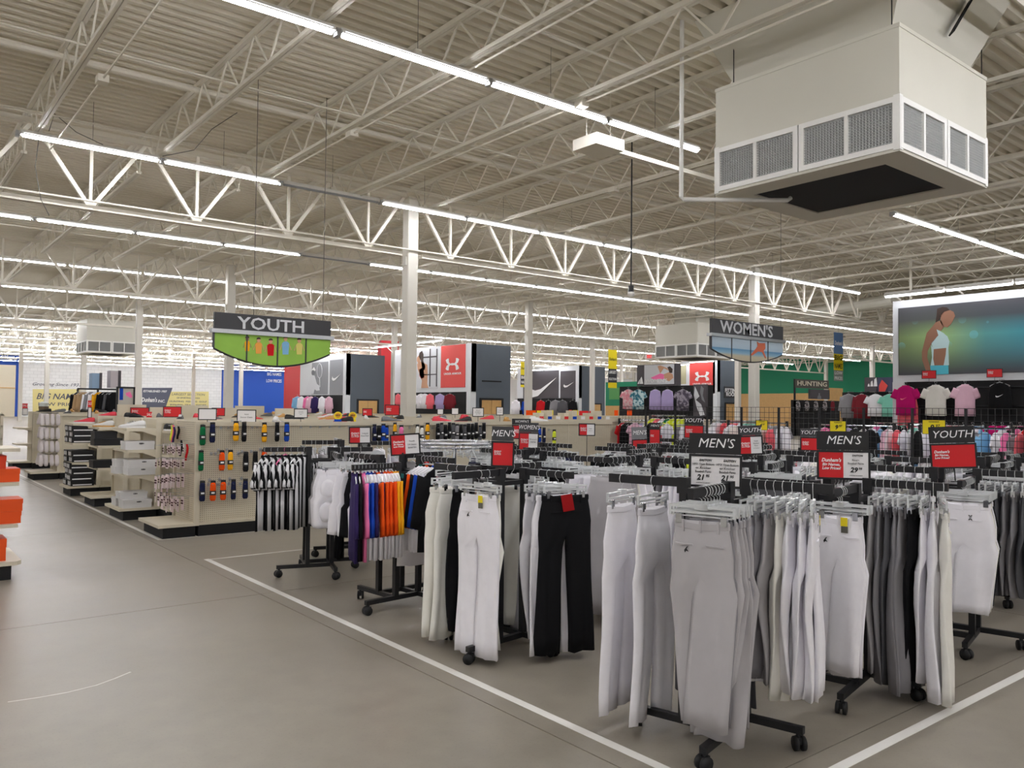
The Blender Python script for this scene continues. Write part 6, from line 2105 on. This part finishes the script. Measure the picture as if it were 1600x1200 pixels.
# hunting corner
f = FaceY('hunting_wall', 'dark hunting wall with lettered board, portrait poster and plaid shirts', 'display wall', 30.0, 1242)
ob('black_slatwall', MB().box(0, f.pt(1312, 640)[0], 0, 0.3, 0, f.pt(1250, 625)[1]), M_BLACKM, f.t)
rect(f, 'letter_board', 1242, 592, 1294, 608, mat('weathered grey board', (84, 80, 72), 0.7), -0.05, 0.1)
words(f, 'HUNTING', 1268, 600, 7.5, mat('bone letters', (214, 206, 184), 0.6), -0.07, wpx=46)
rect(f, 'photo_print', 1265, 608, 1295, 624, M_DPRINT, -0.05, 0.1)
put(f, 'printed_figure', [(f.pt(1279, 624)[0] + u, f.pt(1279, 624)[1] + v) for u, v in ((-0.25, 0), (0.25, 0), (0.2, 0.22), (0.07, 0.28), (0.08, 0.42), (-0.08, 0.42), (-0.07, 0.28), (-0.2, 0.22))], M_GPRINT, -0.06, -0.05, True)
rect(f, 'tan_board', 1296, 606, 1316, 624, M_OAK, -0.05, 0.1)
ob('support', MB().box(0.0, 0.1, 0.0, 0.1, 0, f.pt(1242, 592)[1]), M_BLACK, f.t)
for k, px in enumerate((1247, 1261, 1275, 1289, 1301)):
    p = ony(px, 625, 29.7)
    ob('faceout_arm', MB().bar((p.x - f.X0, 0.03, p.z - 0.008), (p.x - f.X0, -0.36, p.z - 0.008), 0.015, 0.014), M_CHROME, f.t)
    garment(p, -pi / 2, 'long', FPL if k < 4 else F_MAROON, '%s, %s from the left on the hunting wall' % ('plaid shirt' if k < 4 else 'maroon shirt', ORD[k + 1]), 'shirts on the hunting wall', 0, k, size=0.85)

# ------------------------------------------------------------------ far walls, colours and murals
M_GREENW = mat('green wall paint', (20, 128, 92), 0.6)
M_BLUEW = mat('blue wall paint', (28, 78, 176), 0.6)
M_REDW = mat('red wall paint', (196, 40, 46), 0.6)
ya, yb = onx(1150, 640, 79.9).y, onx(1420, 640, 79.9).y
struct('trim_6', MB().box(79.7, 79.9, yb, ya, 3.6, 7.5), M_GREENW)
struct('trim_7', MB().box(79.6, 79.9, yb, ya, 0, 3.6), M_OAK)
f = FaceX('green_wall', 'green wall with golf picture between the column and the black womens wall', 'display wall', 52.0, 946)
ob('green_panel', MB().box(0, f.pt(1000, 640)[0], 0, 0.3, f.pt(960, 634)[1], f.pt(960, 597)[1]), M_GREENW, f.t)
ob('oak_panel', MB().box(0, f.pt(1000, 640)[0], 0, 0.3, 0, f.pt(960, 634)[1]), M_OAK, f.t)
rect(f, 'photo_print', 952, 606, 968, 624, mat('printed fairway green', (84, 150, 84), 0.6), -0.03)
xa, xb = ony(345, 640, 114.9).x, ony(470, 640, 114.9).x
struct('trim_8', MB().box(xa, xb, 114.6, 114.95, 0, 7.55), M_BLUEW)
f = FaceY('blue_lettering', 'white slogan lettering on the far blue wall', 'wall lettering', 114.6, 410)
words(f, 'BIG NAMES', 428.5, 585, 5.0, M_INKW, -0.02, wpx=22)
words(f, 'LOW PRICES', 428, 595.5, 5.0, M_INKW, -0.02, wpx=24)
xa, xb = ony(-5, 640, 114.9).x, ony(27, 640, 114.9).x
struct('trim_9', MB().box(xa, xb, 114.6, 114.95, 0, 7.55), M_BLUEW)
t = thing('wall_cabinet', 'tall cream cabinet against the blue wall at far left', 'cabinet', (ony(-5, 640, 113.5).x, 113.5, 0))
w_ = ony(23, 640, 113.5).x - ony(-5, 640, 113.5).x
ob('lower_body', MB().box(0, w_, 0, 0.8, 0, 3.4), M_ALMOND, t)
ob('upper_body', MB().box(0, w_, 0.0, 0.8, 3.5, 6.2), M_ALMOND, t)
ob('shelf', MB().box(0, w_, -0.1, 0.8, 3.4, 3.5), M_OAK, t)
f = FaceX('red_wall', 'red wall section rising behind the tennis photo wall', 'display wall', 36.0, 443)
ob('red_panel', MB().box(0, f.pt(575, 640)[0], 0, 0.3, 0, 6.2), M_REDW, f.t)
q_ = ony(608, 640, 50)
tag(ob('red_pillar', MB().box(q_.x - 0.7, q_.x + 0.7, 50, 50.5, 0, 6.3), M_REDW), 'red pillar seen in the gap between the two grey walls', 'pillar')


def cmu_mat():
    m = mat('white painted concrete block', (236, 237, 238), 0.7)
    nt = m.node_tree
    b = nt.nodes['Principled BSDF']
    tc = nt.nodes.new('ShaderNodeTexCoord')
    mp = nt.nodes.new('ShaderNodeMapping')
    mp.inputs['Rotation'].default_value = (pi / 2, 0, 0)
    br = nt.nodes.new('ShaderNodeTexBrick')
    br.inputs['Scale'].default_value = 1.0
    br.inputs['Brick Width'].default_value = 0.8
    br.inputs['Row Height'].default_value = 0.4
    br.inputs['Mortar Size'].default_value = 0.015
    br.inputs['Color1'].default_value = rgb(238, 239, 240)
    br.inputs['Color2'].default_value = rgb(232, 233, 234)
    br.inputs['Mortar'].default_value = rgb(206, 207, 208)
    nt.links.new(tc.outputs['Object'], mp.inputs[0])
    nt.links.new(mp.outputs[0], br.inputs['Vector'])
    nt.links.new(br.outputs['Color'], b.inputs['Base Color'])
    return m


xa, xb = ony(27, 640, 114.8).x, ony(345, 640, 114.8).x
struct('trim_10', MB().box(xa, xb, 114.7, 114.95, 0, 7.55), cmu_mat())
M_MURY = mat('pale yellow mural paint', (222, 210, 146), 0.7)
M_MURG = mat('slate mural paint', (84, 88, 104), 0.7)
f = FaceY('wall_mural', 'pale yellow and slate slogan mural on the far white block wall', 'mural', 114.68, 50)
put(f, 'yellow_field', [(51, 608), (128, 608), (128, 655), (51, 655)], M_MURY)
words(f, 'Growing Since 1937', 89, 601, 5.2, M_MURG, -0.04, bold=0.0, shear=0.3, wpx=78)
words(f, 'BIG NAMES', 91, 620, 9.5, M_MURG, -0.04, bold=0.02, shear=0.3, wpx=70)
words(f, 'LOW PRICES', 92, 632, 5.6, M_MURG, -0.04, bold=0.01, wpx=64)
put(f, 'yellow_field', [(255, 612), (326, 612), (326, 655), (250, 655)], M_MURY)
put(f, 'slate_field', [(222, 606), (269.5, 606), (252, 655), (222, 655)], M_MURG, -0.05, -0.01)
words(f, 'ESTABLISHED 1937', 242, 611.5, 3.4, M_INKW, -0.06, bold=0.02, shear=0.2, wpx=37)
words(f, "Dunham's", 233, 625, 7.0, M_INKW, -0.06, bold=0.03, shear=0.2, wpx=24)
words(f, 'INC.', 252, 627, 4.5, M_INKW, -0.06, bold=0.02, shear=0.2, wpx=11)
words(f, 'LARGEST SELECTION', 294, 616.5, 3.8, M_MURG, -0.06, bold=0.0, shear=0.2, wpx=52)
words(f, 'OF SPORTING GOODS', 294, 622, 2.4, M_MURG, -0.06, wpx=36)
words(f, 'HUNTING  FISHING  GOLF', 294, 627.5, 2.6, M_MURG, -0.06, wpx=58)
words(f, 'FITNESS  TEAM  SHOES', 294, 633, 2.6, M_MURG, -0.06, wpx=56)

# jackets on a tall rail, light boxes and posters left of centre, around Y = 30
f = FaceY('jacket_wall', 'black rail wall of jackets below two boxed posters by the far aisle', 'garment rail', 30.0, 120)
zb = f.pt(150, 608)[1]
Lw = f.pt(184, 640)[0]
ob('bar', MB().tube([(0, 0, zb), (Lw, 0, zb)], 0.03, 6), M_BLACK, f.t)
for x in (0.02, Lw / 2, Lw):
    ob('post', MB().box(x - 0.03, x + 0.03, 0, 0.06, 0, zb), M_BLACK, f.t)
ob('back_panel', MB().box(0, Lw, 0.5, 0.55, 0, zb - 0.2), M_BLACKM, f.t)
rect(f, 'boxed_poster', 144.5, 583, 158.5, 607, mat('printed sky blue', (140, 166, 192), 0.6), 0.0, 0.5)
rect(f, 'boxed_poster', 173, 579, 188, 606, mat('printed grey pink', (186, 178, 182), 0.6), 0.0, 0.5)
rect(f, 'box_side', 155.5, 582.5, 159, 607, M_DPRINT, -0.02, 0.0)
rect(f, 'box_side', 184.8, 579, 188.5, 606, M_DPRINT, -0.02, 0.0)
for k, (px, c_) in enumerate(((123, F_BLACK), (128, F_TAN), (133, F_TAN), (141, F_WHITE), (144, F_MID), (150, F_WHITE), (156, F_GOLD), (163, F_BLACK), (168, F_BLACK), (174, F_DARK), (179, F_BLACK))):
    p = ony(px, 608.5, 30.0)
    garment(p, -pi / 2, 'long', c_, '%s jacket, %s from the left on the far jacket rail' % (COLNAME[c_.name], ORD[k + 1]), 'jackets on the far jacket rail', 0, k, yaw=0.5, size=1.1)
f = FaceY('framed_poster', 'black-framed poster of feet and a pink shoe beside the far column', 'poster', 27.0, 181)
a, b = f.pt(182, 604), f.pt(210, 648)
ob('frame', MB().box(a[0], b[0], -0.03, 0.03, a[1] - 0.05, a[1]).box(a[0], a[0] + 0.05, -0.03, 0.03, 0, a[1]).box(b[0] - 0.05, b[0], -0.03, 0.03, 0, a[1]), M_BLACK, f.t)
ob('photo_print', MB().box(a[0] + 0.05, b[0] - 0.05, -0.01, 0.01, b[1], a[1] - 0.05), mat('printed sand grey', (184, 180, 170), 0.6), f.t)
rect(f, 'printed_leg', 187, 605, 192, 625, F_ROYAL, -0.015, -0.01)
put(f, 'printed_shoe', [(196, 614), (203, 612), (207, 620), (204, 622), (197, 618)], F_PINK, -0.015, -0.01)

# white dome mirror/globe-like planter on a stand near far left
p = ony(64, 640, 24)
t = thing('potted_display', 'small grey bucket with pale contents on the far shelf tops, left', 'bucket', (p.x, 23.6, 1.372))
ob('bucket', MB().tube([(0, 0, 0), (0, 0, 0.16)], [0.1, 0.12], 12), mat('brown grey bucket', (110, 96, 80), 0.7), t)
ob('contents', MB().tube([(0, 0, 0.16), (0, 0, 0.24), (0, 0, 0.28)], [0.1, 0.11, 0.05], 10), mat('frosted white', (214, 220, 220), 0.3), t)
# boots along the far shelf top and cartons of colour
for k in range(16):
    x = 3.6 + k * 0.33
    c_ = (M_SHK, M_SHG, M_SHO, M_SHK)[k % 4]
    shoe((x, 23.5, 1.372), RND.uniform(0, 6), c_, M_SHK, 'boot, %s along the far sixth shelving top' % ORD[k + 1], 'boots on the far shelving top', 1.25)
# bright price strips over the middle shelves
k = 0
for px0, px1, py, c_, m_ in ((822, 838, 646, 'orange', F_ORANGE), (839, 847, 646.5, 'pale yellow', M_YEL), (848, 853, 646, 'orange', F_ORANGE), (854, 865, 646, 'pale yellow', M_YEL), (889, 894, 645.5, 'orange', F_ORANGE), (895, 904, 646, 'pale yellow', M_YEL), (905, 920, 647, 'red', M_RED), (921, 938, 647, 'red', M_RED), (960, 966, 646, 'orange', F_ORANGE), (980, 988, 646, 'orange', F_ORANGE)):
    a, b = ony(px0, py - 5, 19.9), ony(px1, py + 5, 19.9)
    k += 1
    t = thing('price_strip', '%s price card strip, %s from the left over the middle shelves' % (c_, ORD[k]), 'sign', (a.x, 19.9, 0), 0, 'price strips over the middle shelves')
    ob('card', MB().box(0, b.x - a.x - 0.02, -0.005, 0.005, b.z, a.z), m_, t)
    ob('stem', MB().box((b.x - a.x) / 2 - 0.01, (b.x - a.x) / 2 + 0.01, 0.005, 0.015, 1.371, b.z + 0.02), M_BLACK, t)
for k in range(10):
    a = ony(832 + k * 13, 652, 12.3)
    t = thing('glove_box', 'tan display box, %s from the left on the second shelving top right of the column' % ORD[k + 1], 'box', (a.x, 12.45, 1.372), 0, 'tan display boxes on the second shelving top')
    ob('box_body', MB().box(0, 0.13, -0.1, 0.1, 0, 0.1 + 0.05 * (k % 3)), M_ALMOND, t)
    ob('box_print', MB().box(0.01, 0.12, -0.102, -0.1, 0.02, 0.08), (M_CARD, M_RED, F_ROYAL)[k % 3], t)

# ------------------------------------------------------------------ overhead department signs


def overhead(px, word, Yw, label, prints, hang):
    (xl, xr, ytl, ytr, ybl, ybr) = px
    f = FaceY('overhead_sign', label, 'sign', Yw, xl)
    x1 = f.pt(xr, ytr)[0]
    zt_, zm_ = f.pt(xl, ytl)[1], f.pt(xl, ybl)[1]
    ob('name_board', MB().box(0, x1, -0.03, 0.03, zm_, zt_), M_GREYCARD, f.t)
    words(f, word, (xl + xr) / 2 + (1 if word == 'YOUTH' else 0), (ytl + ytr) / 2 + (ybl - ytl) / 2 + 1.0, 19.0 if word == 'YOUTH' else 18.5, M_LPRINT, -0.034, bold=0.022, wpx=(104 if word == 'YOUTH' else 82))
    ob('rail', MB().box(-0.05, x1 + 0.05, -0.07, 0.07, zm_ - 0.07, zm_), M_ALU, f.t)
    f.x1, f.zm = x1, zm_
    pans = prints[0]
    for a, b in zip(pans[:-1], pans[1:]):
        pts = [(a * x1, zm_ - 0.07), (b * x1, zm_ - 0.07)]
        low = []
        for q in range(6):
            u = b + (a - b) * q / 5
            low.append((u * x1, zm_ - 0.07 - prints[1] - prints[2] * (1 - abs(2 * u - 1) ** 2)))
        ob('print_panel', MB().plate(pts + low, -0.02, 0.02), prints[3], f.t)
        ob('divider', MB().box(a * x1 - 0.012, a * x1 + 0.012, -0.03, 0.03, low[-1][1], zm_ - 0.07), M_GREYCARD, f.t)
    rim = [(u / 24 * x1, -0.0, zm_ - 0.07 - prints[1] - prints[2] * (1 - abs(2 * u / 24 - 1) ** 2)) for u in range(25)]
    ob('rim', MB().tube(rim, 0.025, 5), M_GREYCARD, f.t)
    for u in hang:
        ob('cable', MB().tube([(u * x1, 0, zt_), (u * x1, 0, 7.485)], 0.006, 4), M_WIRE, f.t)
    return f


M_FIELD = mat('printed lawn green', (142, 186, 72), 0.5, noise=0.15, scale=3)
f = overhead((331, 516, 487, 503, 513, 526), 'YOUTH', ony(331, 487, 14.05).y, 'overhead youth sign with a print of children on green lawn', ((0.0, 0.265, 0.525, 0.775, 1.0), 0.26, 0.27, M_FIELD), (0.32, 0.93))
f.Y = f.t.location.y
C = lambda x, y: (320 + x * 0.13125, 470 + y * 0.13125)
for nm, m_, cx, top, w_, skin, bot in (('yellow-shirt child', F_GOLD, 500, 425, 60, M_SKIN, 600), ('orange-shirt child', mat('printed orange cloth', (232, 160, 70), 0.6), 635, 440, 80, M_SKINL, 630), ('red-shirt child', F_RED, 778, 452, 85, M_SKINL, 655), ('blue-shirt child', F_SKY, 955, 420, 85, M_SKINL, 640), ('lemon-shirt child', mat('printed lemon cloth', (216, 206, 112), 0.6), 1118, 445, 75, M_SKINL, 640)):
    hh_ = (bot - top)
    put(f, 'printed_shirt', [C(cx - w_ / 2, top + 0.4 * hh_), (C(cx - w_ * 0.25, top + 0.3 * hh_)), C(cx + w_ * 0.25, top + 0.3 * hh_), C(cx + w_ / 2, top + 0.4 * hh_), C(cx + w_ * 0.4, bot), C(cx - w_ * 0.4, bot)], m_, -0.026, -0.02)
    put(f, 'printed_face', [C(cx + 22 * cos(k * pi / 5), top + 0.16 * hh_ + 28 * sin(k * pi / 5)) for k in range(10)], skin, -0.027, -0.02)
    put(f, 'printed_hair', [C(cx + 25 * cos(k * pi / 5), top + 0.1 * hh_ - 24 * sin(k * pi / 5)) for k in range(6)], M_HAIR, -0.029, -0.02)
    for s_ in (-1, 1):
        put(f, 'printed_arm', [C(cx + s_ * w_ * 0.45, top + 0.42 * hh_), C(cx + s_ * w_ * 0.55, top + 0.45 * hh_), C(cx + s_ * w_ * 0.85, top + 0.75 * hh_), C(cx + s_ * w_ * 0.75, top + 0.78 * hh_)][::s_], skin, -0.025, -0.02)


def beach_mat():
    m = mat('printed beach', (200, 190, 160), 0.5)
    nt = m.node_tree
    tc = nt.nodes.new('ShaderNodeTexCoord')
    sep = nt.nodes.new('ShaderNodeSeparateXYZ')
    nt.links.new(tc.outputs['Object'], sep.inputs[0])
    mr = nt.nodes.new('ShaderNodeMapRange')
    mr.inputs[1].default_value = 2.55
    mr.inputs[2].default_value = 3.22
    nt.links.new(sep.outputs[2], mr.inputs[0])
    r = nt.nodes.new('ShaderNodeValToRGB')
    r.color_ramp.elements[0].color = rgb(196, 184, 152)
    r.color_ramp.elements[1].color = rgb(196, 214, 226)
    for p_, c in ((0.5, (206, 196, 170)), (0.58, (150, 190, 210)), (0.72, (96, 150, 192)), (0.75, (184, 206, 222))):
        e = r.color_ramp.elements.new(p_)
        e.color = rgb(*c)
    nt.links.new(mr.outputs[0], r.inputs[0])
    nt.links.new(r.outputs[0], nt.nodes['Principled BSDF'].inputs['Base Color'])
    return m


f = overhead((1110, 1222, 497, 509, 520, 529), "WOMEN'S", ony(1110, 497, 11.4).y, 'overhead women sign with a print of a runner on a beach', ((0.0, 0.265, 0.525, 0.775, 1.0), 0.28, 0.24, beach_mat()), (0.05, 0.98))
C = lambda x, y: (1090 + x * 0.09375, 480 + y * 0.09375)
put(f, 'printed_runner', [C(*q) for q in [(975, 570), (1010, 600), (1110, 600), (1115, 690), (1085, 730), (1130, 850), (1110, 850), (1060, 750), (1010, 740), (990, 740), (900, 805), (860, 805), (960, 690), (985, 650)]], mat('printed terracotta', (214, 110, 76), 0.6), -0.026, -0.02)

# hanging banners, exit sign
for px0, px1, py0, py1, Yb, parts_, lab in ((950, 964, 546, 606, 26.0, ((0, 0.5, M_YEL, "Dunham's"), (0.5, 0.86, M_GREYCARD, 'LARGEST SELECTION'), (0.86, 1, M_YEL, '')), 'yellow and charcoal hanging banner left of the black womens wall'),
                                            (813, 825, 565, 605, 36.0, ((0, 0.52, M_YEL, "Dunham's"), (0.52, 0.9, M_GREYCARD, 'BIG NAMES'), (0.9, 1, M_YEL, '')), 'yellow and charcoal hanging banner behind the second column'),
                                            (1303, 1317, 519, 595, 20.0, ((0, 0.44, mat('banner blue', (96, 130, 176), 0.6), "Dunham's"), (0.44, 0.78, M_YEL, 'BIG NAMES'), (0.78, 1, mat('banner steel', (140, 146, 140), 0.6), 'LOW PRICES')), 'blue and yellow hanging banner right of the overhead women sign')):
    f = FaceY('hanging_banner', lab, 'banner', Yb, px0)
    x1 = f.pt(px1, py0)[0]
    zt_, zb_ = f.pt(px0, py0)[1], f.pt(px0, py1)[1]
    for u0, u1, m_, body in parts_:
        za, zc = zt_ + (zb_ - zt_) * u0, zt_ + (zb_ - zt_) * u1
        ob('cloth_band', MB().box(0, x1, -0.005, 0.005, zc, za), m_, f.t)
        ws = body.split(' ')
        for q, wd in enumerate(ws):
            if wd:
                me = text_mesh(wd, 0.1, 0.002, 0.2 if "'" in wd else 0, 1.0, M_INKW if m_ is not M_YEL else M_INKK, 0.001)
                xs = [v.co.x for v in me.vertices]
                o = link('lettering', me, f.t, (x1 / 2, -0.008, za + (zc - za) * (q + 0.5) / len(ws)))
                sc_ = x1 * 0.85 / (max(xs) - min(xs))
                o.scale = (sc_, 1, min(sc_ * 1.6, abs(za - zc) / len(ws) / 0.12))
    ob('cable', MB().tube([(x1 / 2, 0, zt_), (x1 / 2, 0, 7.485)], 0.005, 4), M_WIRE, f.t)
f = FaceY('exit_sign', 'red lettered exit sign hung near the roof before the women poster', 'sign', 24.0, 1009)
rect(f, 'case', 1009, 553, 1018, 562, mat('exit case', (236, 220, 216), 0.4), -0.04, 0.04)
words(f, 'EXIT', 1013.5, 557.5, 5.0, mat('exit red', (226, 40, 40), 0.4, emit=1.0), -0.045, wpx=7)
ob('cable', MB().tube([(f.pt(1013.5, 553)[0], 0, f.pt(1013, 553)[1]), (f.pt(1013.5, 553)[0], 0, 7.485)], 0.006, 4), M_WIRE, f.t)
